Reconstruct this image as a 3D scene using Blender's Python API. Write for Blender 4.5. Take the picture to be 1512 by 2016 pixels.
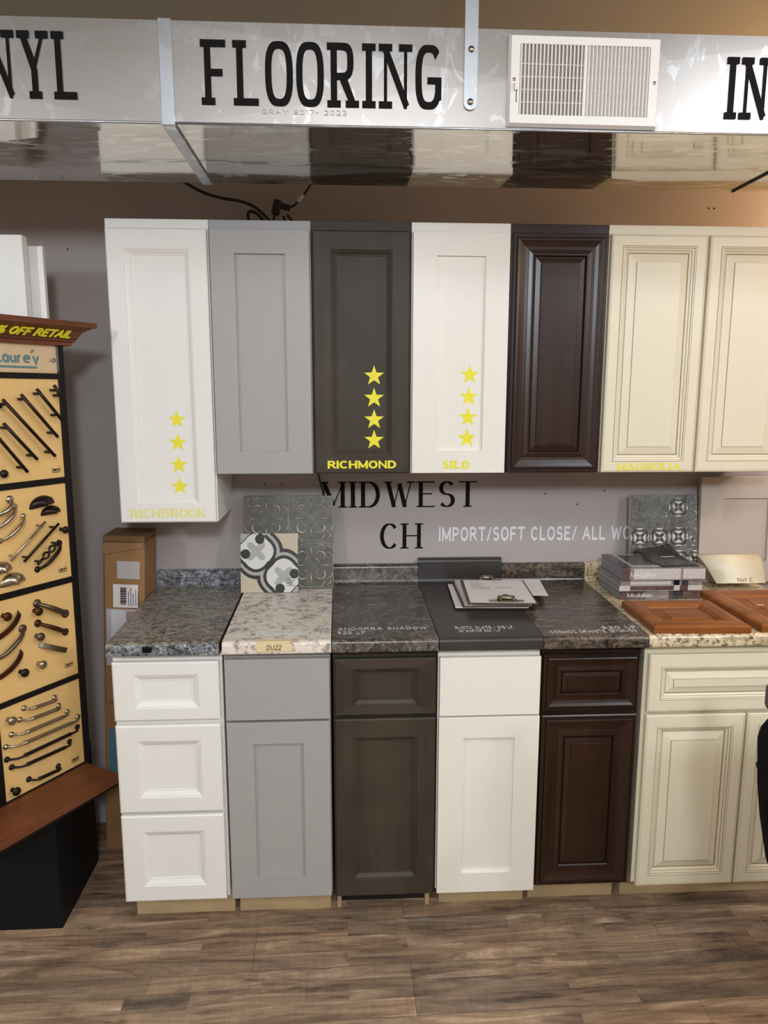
import bpy, bmesh, math, random
from mathutils import Vector, Matrix
random.seed(7)
PI = math.pi
for o in list(bpy.data.objects): bpy.data.objects.remove(o)
SC = bpy.context.scene
COL = SC.collection

# ------------------------------------------------------------------ camera
cam_d = bpy.data.cameras.new('camera'); cam = bpy.data.objects.new('camera', cam_d); COL.objects.link(cam)
SC.camera = cam
cam_d.sensor_fit = 'HORIZONTAL'; cam_d.sensor_width = 36.0
cam_d.lens = 36.0 * 1437.9 / 1512.0
cam_d.clip_start = 0.02
yaw, pit, rol = 0.0518, 0.1618, 0.0013
F = Vector((math.sin(yaw)*math.cos(pit), math.cos(yaw)*math.cos(pit), -math.sin(pit)))
R = Vector((math.cos(yaw), -math.sin(yaw), 0)); U = R.cross(F)
R2 = R*math.cos(rol) + U*math.sin(rol); U2 = -R*math.sin(rol) + U*math.cos(rol)
M = Matrix((R2, U2, -F)).transposed().to_4x4(); M.translation = Vector((0.7118, -2.6209, 1.6244))
cam.matrix_world = M

# ------------------------------------------------------------------ world, lights, exposure
w = bpy.data.worlds.new('world'); SC.world = w; w.use_nodes = True
w.node_tree.nodes['Background'].inputs[0].default_value = (1.0, 0.93, 0.84, 1)
w.node_tree.nodes['Background'].inputs[1].default_value = 0.05
SC.view_settings.view_transform = 'Standard'; SC.view_settings.look = 'None'
SC.view_settings.gamma = 1.0; SC.view_settings.use_curve_mapping = False
SC.view_settings.exposure = 0.33

def area(name, loc, sx, sy, power, col, rot=(0, 0, 0)):
    d = bpy.data.lights.new(name, 'AREA'); d.shape = 'RECTANGLE'; d.size = sx; d.size_y = sy
    d.energy = power; d.color = col
    o = bpy.data.objects.new(name, d); COL.objects.link(o); o.location = loc; o.rotation_euler = rot
    return o
NEUT = (0.89, 0.975, 1.09); WARM = (1.0, 0.62, 0.32)
def point(name, loc, power, col, rad=0.05):
    d = bpy.data.lights.new(name, 'POINT'); d.energy = power; d.color = col; d.shadow_soft_size = rad
    o = bpy.data.objects.new(name, d); COL.objects.link(o); o.location = loc
    return o
area('ceiling_lamp_near_centre', (0.75, -2.35, 2.66), 1.2, 0.6, 7.5, NEUT)
area('ceiling_lamp_near_left', (-1.5, -2.5, 2.66), 1.2, 0.6, 4, NEUT)
area('ceiling_lamp_near_right', (2.15, -1.95, 2.64), 0.45, 0.4, 13, NEUT)
point('far_fill_centre', (0.9, -3.9, 2.42), 105, NEUT, .14)  # added points, not real globes; they spread light onto the upper cabinets
point('far_fill_left', (-1.6, -3.6, 2.42), 60, NEUT, .14)
point('far_fill_right', (3.2, -3.4, 2.42), 62, NEUT, .14)
point('warm_lamp_above_cabinets', (2.62, -0.22, 2.22), 14.0, WARM, 0.03)
point('warm_display_lamp_right', (2.75, -1.35, 2.25), 10.0, WARM, 0.08)

# ------------------------------------------------------------------ materials
def lin(c):
    c = c/255.0
    return c/12.92 if c <= 0.04045 else ((c+0.055)/1.055)**2.4
def rgb(r, g, b): return (lin(r), lin(g), lin(b), 1)
MAT = {}
def new_mat(name):
    m = bpy.data.materials.new(name); m.use_nodes = True; MAT[name] = m
    nt = m.node_tree; return m, nt, nt.nodes['Principled BSDF']
def N(nt, t, **k):
    n = nt.nodes.new(t)
    for a, b in k.items():
        if a == 'inp':
            for i, v in b.items(): n.inputs[i].default_value = v
        else: setattr(n, a, b)
    return n
def ramp(nt, stops, interp='LINEAR'):
    r = nt.nodes.new('ShaderNodeValToRGB'); cr = r.color_ramp; cr.interpolation = interp
    while len(cr.elements) < len(stops): cr.elements.new(0.5)
    for e, (p, c) in zip(cr.elements, stops): e.position = p; e.color = c
    return r
def coords(nt, scale=(1, 1, 1), rot=(0, 0, 0), loc=(0, 0, 0), kind='Object'):
    tc = nt.nodes.new('ShaderNodeTexCoord'); mp = nt.nodes.new('ShaderNodeMapping')
    mp.inputs['Scale'].default_value = scale; mp.inputs['Rotation'].default_value = rot; mp.inputs['Location'].default_value = loc
    nt.links.new(tc.outputs[kind], mp.inputs[0]); return mp.outputs[0]
def noise(nt, vec, scale, detail=4, rough=0.6, dist=0.0):
    n = nt.nodes.new('ShaderNodeTexNoise'); n.inputs['Scale'].default_value = scale
    n.inputs['Detail'].default_value = detail; n.inputs['Roughness'].default_value = rough; n.inputs['Distortion'].default_value = dist
    nt.links.new(vec, n.inputs['Vector']); return n.outputs[0]
def mixc(nt, f, a, b, mode='MIX'):
    m = nt.nodes.new('ShaderNodeMix'); m.data_type = 'RGBA'; m.blend_type = mode
    for s, v in ((m.inputs[0], f), (m.inputs[6], a), (m.inputs[7], b)):
        if isinstance(v, (int, float, tuple)): s.default_value = v
        else: nt.links.new(v, s)
    return m.outputs[2]
def bump(nt, bsdf, h, strength=0.2, dist=0.002):
    b = nt.nodes.new('ShaderNodeBump'); b.inputs['Strength'].default_value = strength; b.inputs['Distance'].default_value = dist
    nt.links.new(h, b.inputs['Height']); nt.links.new(b.outputs[0], bsdf.inputs['Normal'])
def plain(name, col, rough=0.5, metal=0.0, var=0.06, vscale=(6, 6, 6), nscale=4, spec=0.5, bmp=0.0, kind='Object'):
    m, nt, b = new_mat(name)
    v = coords(nt, vscale, kind=kind); n = noise(nt, v, nscale)
    r = ramp(nt, [(0.25, tuple(c*(1-var) for c in col[:3])+(1,)), (0.75, tuple(min(1, c*(1+var)) for c in col[:3])+(1,))])
    nt.links.new(n, r.inputs[0]); nt.links.new(r.outputs[0], b.inputs['Base Color'])
    b.inputs['Roughness'].default_value = rough; b.inputs['Metallic'].default_value = metal
    b.inputs['Specular IOR Level'].default_value = spec
    if bmp: bump(nt, b, n, bmp)
    return m
def wood(name, dark, light, rough=0.45, axis='Z', scale=1.0, spec=0.5):
    m, nt, b = new_mat(name)
    s = {'X': (1.2, 18, 18), 'Y': (18, 1.2, 18), 'Z': (18, 18, 1.2)}[axis]
    v = coords(nt, tuple(q*scale for q in s)); n = noise(nt, v, 1.5, 6, 0.65, 0.6)
    v2 = coords(nt, (2.5, 2.5, 2.5)); n2 = noise(nt, v2, 2.0, 3)
    r = ramp(nt, [(0.3, dark), (0.72, light)]); nt.links.new(n, r.inputs[0])
    r2 = ramp(nt, [(0.3, (0.78, 0.78, 0.78, 1)), (0.7, (1.12, 1.1, 1.08, 1))]); nt.links.new(n2, r2.inputs[0])
    c = mixc(nt, 1.0, r.outputs[0], r2.outputs[0], 'MULTIPLY'); nt.links.new(c, b.inputs['Base Color'])
    b.inputs['Roughness'].default_value = rough; b.inputs['Specular IOR Level'].default_value = spec
    return m
def stone(name, stops, sc=14, stretch=(1, 1, 1), speck=None, specscale=90, rough=0.25, dist=1.2, vein=None, rotz=0.0):
    m, nt, b = new_mat(name)
    v = coords(nt, stretch, rot=(0, 0, rotz)); n = noise(nt, v, sc, 8, 0.68, dist)
    r = ramp(nt, stops); nt.links.new(n, r.inputs[0]); c = r.outputs[0]
    v2 = coords(nt, (1, 1, 1), loc=(3, 5, 1))
    if speck:
        n2 = noise(nt, v2, specscale, 5, 0.7); r2 = ramp(nt, [(0.5, (0, 0, 0, 1)), (0.62, (1, 1, 1, 1))]); nt.links.new(n2, r2.inputs[0])
        c = mixc(nt, r2.outputs[0], c, speck)
    if vein:
        n3 = noise(nt, v2, 7, 5, 0.6, 1.5); r3 = ramp(nt, [(0.485, (0, 0, 0, 1)), (0.5, (0.8, 0.8, 0.8, 1)), (0.515, (0, 0, 0, 1))])
        nt.links.new(n3, r3.inputs[0]); c = mixc(nt, r3.outputs[0], c, vein)
    nt.links.new(c, b.inputs['Base Color']); b.inputs['Roughness'].default_value = rough
    return m
plain('white_paint', rgb(236, 233, 226), 0.38, var=0.012)
plain('silo_paint', rgb(238, 232, 220), 0.38, var=0.012)
plain('grey_paint', rgb(166, 163, 160), 0.45, var=0.015)
plain('greige_paint', rgb(186, 174, 162), 0.45, var=0.015)
plain('cream_paint', rgb(227, 217, 190), 0.4, var=0.015)
plain('glaze', rgb(172, 154, 120), 0.6, var=0.1)
plain('groove_brown', rgb(24, 12, 8), 0.45, var=0.1)  # near-black brown for the grooves of the espresso fronts
wood('richmond_wood', rgb(56, 49, 40), rgb(74, 65, 54), 0.5, 'Z', 0.5, 0.28)
wood('richmond_wood_cross', rgb(58, 50, 42), rgb(78, 67, 56), 0.5, 'X', 0.5, 0.28)
wood('espresso_wood', rgb(33, 18, 11), rgb(56, 33, 20), 0.3, 'Z', 0.6, 0.45)
wood('cherry_wood', rgb(116, 66, 28), rgb(162, 98, 46), 0.38, 'X', 0.8, 0.3)
wood('stand_wood', rgb(92, 48, 24), rgb(132, 74, 40), 0.45, 'X', 0.7)
wood('ply_wood', rgb(178, 152, 112), rgb(204, 182, 142), 0.6, 'X', 0.5)
plain('dark_recess', rgb(22, 19, 17), 0.6, var=0.1)
stone('laminate_grey_granite', [(0.28, rgb(70, 68, 66)), (0.40, rgb(120, 118, 114)), (0.48, rgb(160, 154, 142)), (0.54, rgb(108, 98, 86)), (0.60, rgb(166, 158, 142)), (0.72, rgb(104, 104, 106))], 5, (1, 3.2, 1), rgb(80, 77, 74), 60, vein=rgb(48, 44, 42))
stone('laminate_grey_edge', [(0.35, rgb(62, 62, 64)), (0.5, rgb(136, 138, 142)), (0.64, rgb(188, 194, 202))], 26, (1, 1, 1), rgb(42, 42, 44), 120, vein=rgb(48, 44, 42))
stone('laminate_beige', [(0.26, rgb(160, 146, 134)), (0.40, rgb(216, 202, 188)), (0.5, rgb(238, 227, 214)), (0.62, rgb(226, 208, 192)), (0.74, rgb(192, 180, 170))], 6, (1, 2.6, 1), rgb(160, 148, 138), 42)
stone('laminate_andorra', [(0.3, rgb(52, 46, 40)), (0.5, rgb(82, 74, 66)), (0.68, rgb(112, 103, 93))], 12, (1, 1.6, 1), rgb(52, 49, 47), 60, vein=rgb(140, 136, 130))
plain('laminate_slate', rgb(58, 54, 51), 0.32, var=0.12, vscale=(3, 3, 3))
stone('laminate_cosmos', [(0.3, rgb(34, 28, 25)), (0.46, rgb(74, 64, 56)), (0.58, rgb(116, 100, 84)), (0.7, rgb(56, 47, 42))], 10, (1, 4.5, 3), rgb(34, 30, 28), 80, rotz=0.12)
stone('laminate_sand', [(0.34, rgb(164, 140, 104)), (0.5, rgb(218, 198, 160)), (0.66, rgb(236, 222, 192))], 22, (1, 1, 1), rgb(96, 80, 60), 75)
plain('yellow_vinyl', rgb(238, 228, 44), 0.5, var=0.02)
plain('yellow_vinyl_pale', rgb(236, 230, 120), 0.5, var=0.04)
plain('black_vinyl', rgb(17, 14, 12), 0.75, var=0.05, spec=0.15)
plain('white_vinyl', rgb(232, 232, 236), 0.5, var=0.02)
plain('silver_vinyl', rgb(205, 203, 198), 0.4, var=0.03)
plain('vent_paint', rgb(228, 222, 214), 0.45, var=0.01)
plain('vent_inside', rgb(150, 140, 126), 0.6, var=0.05)
plain('black_paint', rgb(14, 13, 12), 0.45, var=0.1, spec=0.3)
plain('black_laminate', rgb(15, 17, 19), 0.6, var=0.1, spec=0.25)
plain('gold_board', rgb(240, 198, 128), 0.42, var=0.02)
plain('gold_header', rgb(226, 190, 136), 0.3, var=0.03)
plain('teal_ink', rgb(16, 112, 110), 0.4, var=0.02)
plain('dark_bronze', rgb(40, 30, 25), 0.35, 0.6, var=0.15)
plain('nickel', rgb(178, 166, 148), 0.28, 1.0, var=0.05)
plain('pewter', rgb(112, 100, 84), 0.4, 0.9, var=0.2, nscale=30)
plain('copper_bronze', rgb(86, 50, 32), 0.4, 0.8, var=0.35, nscale=20)
plain('steel', rgb(176, 168, 152), 0.25, 1.0, var=0.08)
plain('cord_rubber', rgb(34, 27, 23), 0.5, var=0.05)
plain('cardboard', rgb(152, 112, 72), 0.8, var=0.08, vscale=(3, 3, 3))
plain('cardboard_dark', rgb(122, 88, 54), 0.8, var=0.08)
plain('paper', rgb(232, 224, 220), 0.7, var=0.015)
plain('paper_edge', rgb(196, 190, 184), 0.8, var=0.15, vscale=(1, 1, 200))
plain('ink', rgb(60, 58, 60), 0.7, var=0.02)
plain('pencil', rgb(120, 108, 92), 0.7, var=0.02)
plain('red_ink', rgb(150, 24, 34), 0.5, var=0.05)
plain('blue_label', rgb(84, 120, 134), 0.6, var=0.1)
plain('board_edge', rgb(96, 70, 50), 0.6, var=0.1)
plain('tin_tile', rgb(92, 90, 82), 0.42, 0.5, var=0.3, vscale=(9, 9, 9))
plain('tin_tile_highlight', rgb(160, 156, 142), 0.32, 0.5, var=0.15, vscale=(9, 9, 9))  # lighter tin on raised scrolls: highlights painted in to strengthen the relief
plain('tile_white', rgb(214, 212, 206), 0.3, var=0.02)
plain('tile_grey', rgb(170, 168, 162), 0.3, var=0.02)
plain('tile_beige', rgb(196, 182, 158), 0.3, var=0.02)
plain('tile_black', rgb(48, 47, 46), 0.3, var=0.03)
stone('tile_mottled', [(0.3, rgb(62, 60, 54)), (0.5, rgb(98, 96, 88)), (0.7, rgb(126, 124, 116))], 22, (1, 1, 1), None, rough=0.3)
plain('tape_masking', rgb(228, 206, 160), 0.6, var=0.04)
plain('chair_black', rgb(9, 9, 9), 0.7, var=0.1, spec=0.2)
plain('chair_grey', rgb(92, 86, 84), 0.5, var=0.05)
plain('book_cover_grey', rgb(138, 128, 122), 0.25, var=0.35, vscale=(14, 14, 40), nscale=1.5)
plain('book_cover_brown', rgb(96, 74, 68), 0.25, var=0.4, vscale=(20, 20, 40), nscale=1.5)
plain('book_cover_dark', rgb(58, 54, 56), 0.22, var=0.25, vscale=(16, 16, 16))
plain('book_cover_light', rgb(198, 190, 184), 0.25, var=0.12, vscale=(20, 20, 20))
plain('book_pages', rgb(150, 152, 154), 0.6, var=0.1, vscale=(1, 1, 260))
def clear(name, col=(0.95, 0.97, 1, 1), rough=0.12, alpha=0.3):
    m, nt, b = new_mat(name)
    b.inputs['Base Color'].default_value = col; b.inputs['Roughness'].default_value = rough
    b.inputs['Alpha'].default_value = alpha
    v = coords(nt, (20, 20, 60)); n = noise(nt, v, 2); bump(nt, b, n, 0.3)
    return m
clear('clear_plastic'); clear('acrylic', rough=0.04, alpha=0.07)

def galv(name, rough_lo, rough_hi, col, streak):
    m, nt, b = new_mat(name)
    v = coords(nt, streak); n = noise(nt, v, 2.2, 4, 0.6, 1.2)
    r = ramp(nt, [(0.55, (0, 0, 0, 1)), (0.585, (1, 1, 1, 1))]); nt.links.new(n, r.inputs[0])
    v2 = coords(nt, (1.2, 1.2, 2.2)); n2 = noise(nt, v2, 2.0, 3)
    mr = N(nt, 'ShaderNodeMapRange', inp={3: rough_lo, 4: rough_hi}); nt.links.new(r.outputs[0], mr.inputs[0])
    nt.links.new(mr.outputs[0], b.inputs['Roughness'])
    rc = ramp(nt, [(0.3, tuple(x*k for x, k in zip(col, (0.86, 0.82, 0.79)))+(1,)), (0.7, col)]); nt.links.new(n2, rc.inputs[0])
    c = mixc(nt, r.outputs[0], rc.outputs[0], tuple(min(1, x*k) for x, k in zip(col, (1.14, 1.18, 1.22)))+(1,))
    nt.links.new(c, b.inputs['Base Color']); b.inputs['Metallic'].default_value = 0.95
    bump(nt, b, n2, 0.05, 0.01)
    return m
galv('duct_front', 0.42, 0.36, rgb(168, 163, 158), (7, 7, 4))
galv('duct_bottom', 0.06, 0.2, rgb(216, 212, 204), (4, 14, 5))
galv('duct_cleat', 0.4, 0.3, rgb(190, 194, 198), (6, 6, 6))

def floor_mat():
    m, nt, b = new_mat('vinyl_plank')
    base = coords(nt, (1, 1, 1), rot=(0, 0, -0.02), loc=(0.35, 0.055, 0))
    def brick(wd, ht, off, mort, loc=(0, 0, 0)):
        mp = N(nt, 'ShaderNodeMapping'); mp.inputs['Location'].default_value = loc; nt.links.new(base, mp.inputs[0])
        br = N(nt, 'ShaderNodeTexBrick'); br.offset = off; br.offset_frequency = 2
        br.inputs['Scale'].default_value = 1.0; br.inputs['Brick Width'].default_value = wd; br.inputs['Row Height'].default_value = ht
        br.inputs['Mortar Size'].default_value = mort; br.inputs['Mortar Smooth'].default_value = 0.3
        br.inputs['Color1'].default_value = (0, 0, 0, 1); br.inputs['Color2'].default_value = (1, 1, 1, 1); br.inputs['Mortar'].default_value = (0.5, 0.5, 0.5, 1)
        nt.links.new(mp.outputs[0], br.inputs['Vector']); return br
    b1 = brick(1.22, 0.18, 0.37, 0.0008); b2 = brick(0.61, 0.06, 0.29, 0.0); b3 = brick(0.31, 0.06, 0.61, 0.0, (.13, 0, 0))
    sh = N(nt, 'ShaderNodeVectorMath', operation='MULTIPLY_ADD'); nt.links.new(b2.outputs['Color'], sh.inputs[0])
    sh.inputs[1].default_value = (7.3, 3.1, 1.7); nt.links.new(base, sh.inputs[2])
    def streak(sx, sy, sc, det, ds):
        st = N(nt, 'ShaderNodeMapping'); st.inputs['Scale'].default_value = (sx, sy, 1); nt.links.new(sh.outputs[0], st.inputs[0])
        return noise(nt, st.outputs[0], sc, det, 0.68, ds)
    g = streak(1.6, 13, 1.7, 9, 0.9); g2 = streak(1.3, 6, 1.7, 6, 1.2); g3 = streak(50, 4, 1.5, 3, 0.2)
    r = ramp(nt, [(0.3, rgb(88, 74, 64)), (0.44, rgb(130, 109, 91)), (0.56, rgb(158, 134, 110)), (0.66, rgb(186, 164, 140)), (0.75, rgb(206, 190, 170))]); nt.links.new(g, r.inputs[0])
    hue = ramp(nt, [(0.0, (0.5, 0.52, 0.55, 1)), (0.3, (0.86, 0.85, 0.86, 1)), (0.65, (1.0, 0.96, 0.92, 1)), (1.0, (1.4, 1.28, 1.13, 1))])
    mx = mixc(nt, 0.55, b2.outputs['Color'], b3.outputs['Color']); nt.links.new(mx, hue.inputs[0])
    t1 = ramp(nt, [(0.0, (0.95, 0.95, 0.97, 1)), (1.0, (1.3, 1.27, 1.22, 1))]); nt.links.new(b1.outputs['Color'], t1.inputs[0])
    c = mixc(nt, 1.0, r.outputs[0], t1.outputs[0], 'MULTIPLY'); c = mixc(nt, 0.85, c, hue.outputs[0], 'MULTIPLY')
    gm = ramp(nt, [(0.53, (1, 1, 1, 1)), (0.64, (0.5, 0.49, 0.5, 1))]); nt.links.new(g2, gm.inputs[0])
    c = mixc(nt, 1.0, c, gm.outputs[0], 'MULTIPLY')
    gs = ramp(nt, [(0.42, (0.93, 0.93, 0.93, 1)), (0.58, (1.04, 1.04, 1.04, 1))]); nt.links.new(g3, gs.inputs[0])
    c = mixc(nt, 0.8, c, gs.outputs[0], 'MULTIPLY')
    # knots
    vk = N(nt, 'ShaderNodeMapping'); vk.inputs['Scale'].default_value = (2.4, 7.0, 1); nt.links.new(base, vk.inputs[0])
    vo = N(nt, 'ShaderNodeTexVoronoi'); vo.inputs['Scale'].default_value = 1.3; nt.links.new(vk.outputs[0], vo.inputs['Vector'])
    kr = ramp(nt, [(0.0, (0.45, 0.42, 0.4, 1)), (0.05, (0.6, 0.57, 0.55, 1)), (0.085, (1, 1, 1, 1))]); nt.links.new(vo.outputs['Distance'], kr.inputs[0])
    c = mixc(nt, 0.9, c, kr.outputs[0], 'MULTIPLY')
    mo = mixc(nt, b1.outputs['Fac'], c, rgb(92, 78, 66))
    nt.links.new(mo, b.inputs['Base Color']); b.inputs['Roughness'].default_value = 0.5
    b.inputs['Specular IOR Level'].default_value = 0.35
    bump(nt, b, g, 0.12, 0.001)
floor_mat()
plain('wall_paint', rgb(176, 166, 162), 0.75, var=0.012, vscale=(1, 1, 1))
plain('ceiling_paint', rgb(186, 178, 156), 0.85, var=0.03, vscale=(1, 1, 1))
plain('side_wall_paint', rgb(176, 164, 150), 0.8, var=0.02, vscale=(1, 1, 1))
plain('plaster_patch', rgb(196, 178, 160), 0.8, var=0.1)

# ------------------------------------------------------------------ mesh helpers
class MB:
    """collects shapes in one bmesh; build() links them as one object"""
    def __init__(s): s.bm = bmesh.new(); s.mats = []
    def mi(s, m):
        if m not in s.mats: s.mats.append(m)
        return s.mats.index(m)
    def face(s, vs, m, smooth=False):
        try: f = s.bm.faces.new(vs)
        except ValueError: return None
        f.material_index = s.mi(m); f.smooth = smooth; return f
    def poly(s, pts, m):
        return s.face([s.bm.verts.new(p) for p in pts], m)
    def box(s, x0, x1, y0, y1, z0, z1, m, bev=0.0, T=None):
        ps = [Vector((x, y, z)) for x in (x0, x1) for y in (y0, y1) for z in (z0, z1)]
        if T is not None: ps = [T @ p for p in ps]
        v = [s.bm.verts.new(p) for p in ps]
        fs = [s.face([v[i] for i in q], m) for q in ((0, 1, 3, 2), (4, 6, 7, 5), (0, 4, 5, 1), (2, 3, 7, 6), (0, 2, 6, 4), (1, 5, 7, 3))]
        if bev:
            es = list({e for f in fs for e in f.edges})
            r = bmesh.ops.bevel(s.bm, geom=es, offset=bev, segments=2, affect='EDGES', profile=0.5)
            for f in r['faces']: f.material_index = s.mi(m)
    def prism(s, pts, axis, a, b, m, smooth=False):
        """closed 2D outline pts extruded along axis from a to b"""
        def P(p, t):
            return {'X': (t, p[0], p[1]), 'Y': (p[0], t, p[1]), 'Z': (p[0], p[1], t)}[axis]
        A = [s.bm.verts.new(P(p, a)) for p in pts]; B = [s.bm.verts.new(P(p, b)) for p in pts]
        n = len(pts)
        for i in range(n): s.face([A[i], A[(i+1) % n], B[(i+1) % n], B[i]], m, smooth)
        s.face(A, m); s.face(B[::-1], m)
    def tube(s, pts, r, m, seg=10, cap=True, closed=False):
        pts = [Vector(p) for p in pts]; rs = r if isinstance(r, (list, tuple)) else [r]*len(pts)
        rings = []; prev = None; n = len(pts)
        for i, p in enumerate(pts):
            if closed: t = pts[(i+1) % n] - pts[i-1]
            else: t = (pts[min(i+1, n-1)] - pts[max(i-1, 0)])
            t = t.normalized()
            if prev is None:
                a = Vector((0, 0, 1)) if abs(t.z) < 0.9 else Vector((1, 0, 0)); u = t.cross(a).normalized()
            else: u = (prev - t*prev.dot(t)).normalized()
            prev = u; v = t.cross(u)
            rings.append([s.bm.verts.new(p + (u*math.cos(k*2*PI/seg) + v*math.sin(k*2*PI/seg))*rs[i]) for k in range(seg)])
        m_n = n if closed else n-1
        for i in range(m_n):
            A, B = rings[i], rings[(i+1) % n]
            for k in range(seg): s.face([A[k], A[(k+1) % seg], B[(k+1) % seg], B[k]], m, True)
        if cap and not closed:
            s.face(rings[0][::-1], m); s.face(rings[-1], m)
    def lathe(s, prof, m, T=None, seg=20):
        """prof: (radius, height) along local z"""
        rings = []
        for r, h in prof:
            ring = []
            for k in range(seg):
                p = Vector((max(r, 1e-5)*math.cos(2*PI*k/seg), max(r, 1e-5)*math.sin(2*PI*k/seg), h))
                ring.append(s.bm.verts.new(T @ p if T is not None else p))
            rings.append(ring)
        for A, B in zip(rings, rings[1:]):
            for k in range(seg): s.face([A[k], A[(k+1) % seg], B[(k+1) % seg], B[k]], m, True)
        s.face(rings[0][::-1], m); s.face(rings[-1], m)
    def build(s, name, parent=None, loc=(0, 0, 0), rot=(0, 0, 0), bevel=0.0, weld=True):
        me = bpy.data.meshes.new(name)
        if weld: bmesh.ops.remove_doubles(s.bm, verts=s.bm.verts, dist=1e-6)
        bmesh.ops.recalc_face_normals(s.bm, faces=s.bm.faces)
        s.bm.to_mesh(me); s.bm.free()
        for m in s.mats: me.materials.append(MAT[m])
        o = bpy.data.objects.new(name, me); COL.objects.link(o)
        if parent is not None: o.parent = parent
        o.location = loc; o.rotation_euler = rot
        if bevel:
            b = o.modifiers.new('bevel', 'BEVEL'); b.width = bevel; b.segments = 2; b.limit_method = 'ANGLE'; b.angle_limit = 0.7
        return o
def thing(name, label, cat, loc=(0, 0, 0), rot=(0, 0, 0), group=None):
    o = bpy.data.objects.new(name, None); COL.objects.link(o); o.empty_display_size = 0.05
    o.location = loc; o.rotation_euler = rot; return tag(o, label, cat, group)
def tag(o, label, cat=None, group=None, kind=None):
    o['label'] = label
    if cat: o['category'] = cat
    if group: o['group'] = group
    if kind: o['kind'] = kind
    return o
def struct(o, label=None):
    o['kind'] = 'structure'
    if label: o['label'] = label
    return o

# ------------------------------------------------------------------ lettering: one stroke skeleton per character
def arc(cx, cy, rx, ry, a0, a1, n=14, p=1.0):
    out = []
    for i in range(n+1):
        a = math.radians(a0 + (a1-a0)*i/n); c, q = math.cos(a), math.sin(a)
        out.append((cx + rx*math.copysign(abs(c)**p, c), cy + ry*math.copysign(abs(q)**p, q)))
    return out
def glyphs(p=1.0):
    q = p
    O = lambda w: arc(w/2, .5, w/2, .5, 90, 450, 32, q)
    G = {}
    def g(ch, w, strokes, ser=()): G[ch] = (w, strokes, ser)
    g(' ', .35, [])
    g('A', .74, [('t', [(0, 0), (.37, 1)]), ('T', [(.37, 1), (.74, 0)]), ('h', [(.14, .34), (.6, .34)])], [(0, 0), (.74, 0)])
    g('B', .6, [('T', [(0, 0), (0, 1)]), ('c', [(0, 1), (.28, 1)]+arc(.28, .76, .27, .24, 90, -90, 10, q)+[(0, .52)]), ('c', [(0, .52), (.3, .52)]+arc(.3, .26, .3, .26, 90, -90, 10, q)+[(0, 0)])], [(0, 0), (0, 1)])
    g('C', .68, [('c', arc(.36, .5, .36, .5, 42, 318, 26, q))])
    g('D', .68, [('T', [(0, 0), (0, 1)]), ('c', [(0, 1), (.25, 1)]+arc(.25, .5, .43, .5, 90, -90, 18, q)+[(0, 0)])], [(0, 0), (0, 1)])
    g('E', .56, [('T', [(0, 0), (0, 1)]), ('h', [(0, 1), (.54, 1)]), ('h', [(0, .52), (.42, .52)]), ('h', [(0, 0), (.56, 0)])], [(0, 0), (0, 1)])
    g('F', .52, [('T', [(0, 0), (0, 1)]), ('h', [(0, 1), (.52, 1)]), ('h', [(0, .5), (.4, .5)])], [(0, 0), (0, 1)])
    g('G', .7, [('c', arc(.36, .5, .36, .5, 42, 345, 28, q)), ('T', [(.7, .1), (.7, .44)]), ('h', [(.42, .44), (.7, .44)])])
    g('H', .68, [('T', [(0, 0), (0, 1)]), ('T', [(.68, 0), (.68, 1)]), ('h', [(0, .51), (.68, .51)])], [(0, 0), (0, 1), (.68, 0), (.68, 1)])
    g('I', .0, [('T', [(0, 0), (0, 1)])], [(0, 0), (0, 1)])
    g('K', .64, [('T', [(0, 0), (0, 1)]), ('t', [(.6, 1), (.02, .42)]), ('T', [(.2, .6), (.64, 0)])], [(0, 0), (0, 1), (.6, 1), (.64, 0)])
    g('L', .52, [('T', [(0, 0), (0, 1)]), ('h', [(0, 0), (.52, 0)])], [(0, 0), (0, 1)])
    g('M', .84, [('t', [(0, 0), (0, 1)]), ('T', [(0, 1), (.42, .06)]), ('t', [(.42, .06), (.84, 1)]), ('T', [(.84, 1), (.84, 0)])], [(0, 0), (0, 1), (.84, 0), (.84, 1)])
    g('N', .7, [('t', [(0, 0), (0, 1)]), ('T', [(0, 1), (.7, 0)]), ('t', [(.7, 0), (.7, 1)])], [(0, 0), (0, 1), (.7, 1)])
    g('O', .74, [('o', O(.74))])
    g('P', .58, [('T', [(0, 0), (0, 1)]), ('c', [(0, 1), (.28, 1)]+arc(.28, .73, .3, .27, 90, -90, 12, q)+[(0, .46)])], [(0, 0), (0, 1)])
    g('R', .64, [('T', [(0, 0), (0, 1)]), ('c', [(0, 1), (.28, 1)]+arc(.28, .74, .3, .26, 90, -90, 12, q)+[(0, .48)]), ('T', [(.3, .48), (.64, 0)])], [(0, 0), (0, 1), (.64, 0)])
    g('S', .56, [('c', arc(.28, .75, .27, .25, 30, 270, 16, q)[:-1]+arc(.28, .25, .28, .25, 90, -150, 16, q))])
    g('T', .64, [('T', [(.32, 0), (.32, 1)]), ('h', [(0, 1), (.64, 1)])], [(.32, 0)])
    g('U', .66, [('T', [(0, 1), (0, .35)]+arc(.33, .35, .33, .35, 180, 360, 16, q)+[(.66, 1)])], [(0, 1), (.66, 1)])
    g('V', .72, [('T', [(0, 1), (.36, 0)]), ('t', [(.36, 0), (.72, 1)])], [(0, 1), (.72, 1)])
    g('W', 1.04, [('T', [(0, 1), (.27, 0)]), ('t', [(.27, 0), (.52, .94)]), ('T', [(.52, .94), (.77, 0)]), ('t', [(.77, 0), (1.04, 1)])], [(0, 1), (1.04, 1)])
    g('Y', .7, [('T', [(0, 1), (.35, .45)]), ('t', [(.35, .45), (.7, 1)]), ('T', [(.35, .45), (.35, 0)])], [(0, 1), (.7, 1), (.35, 0)])
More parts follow.
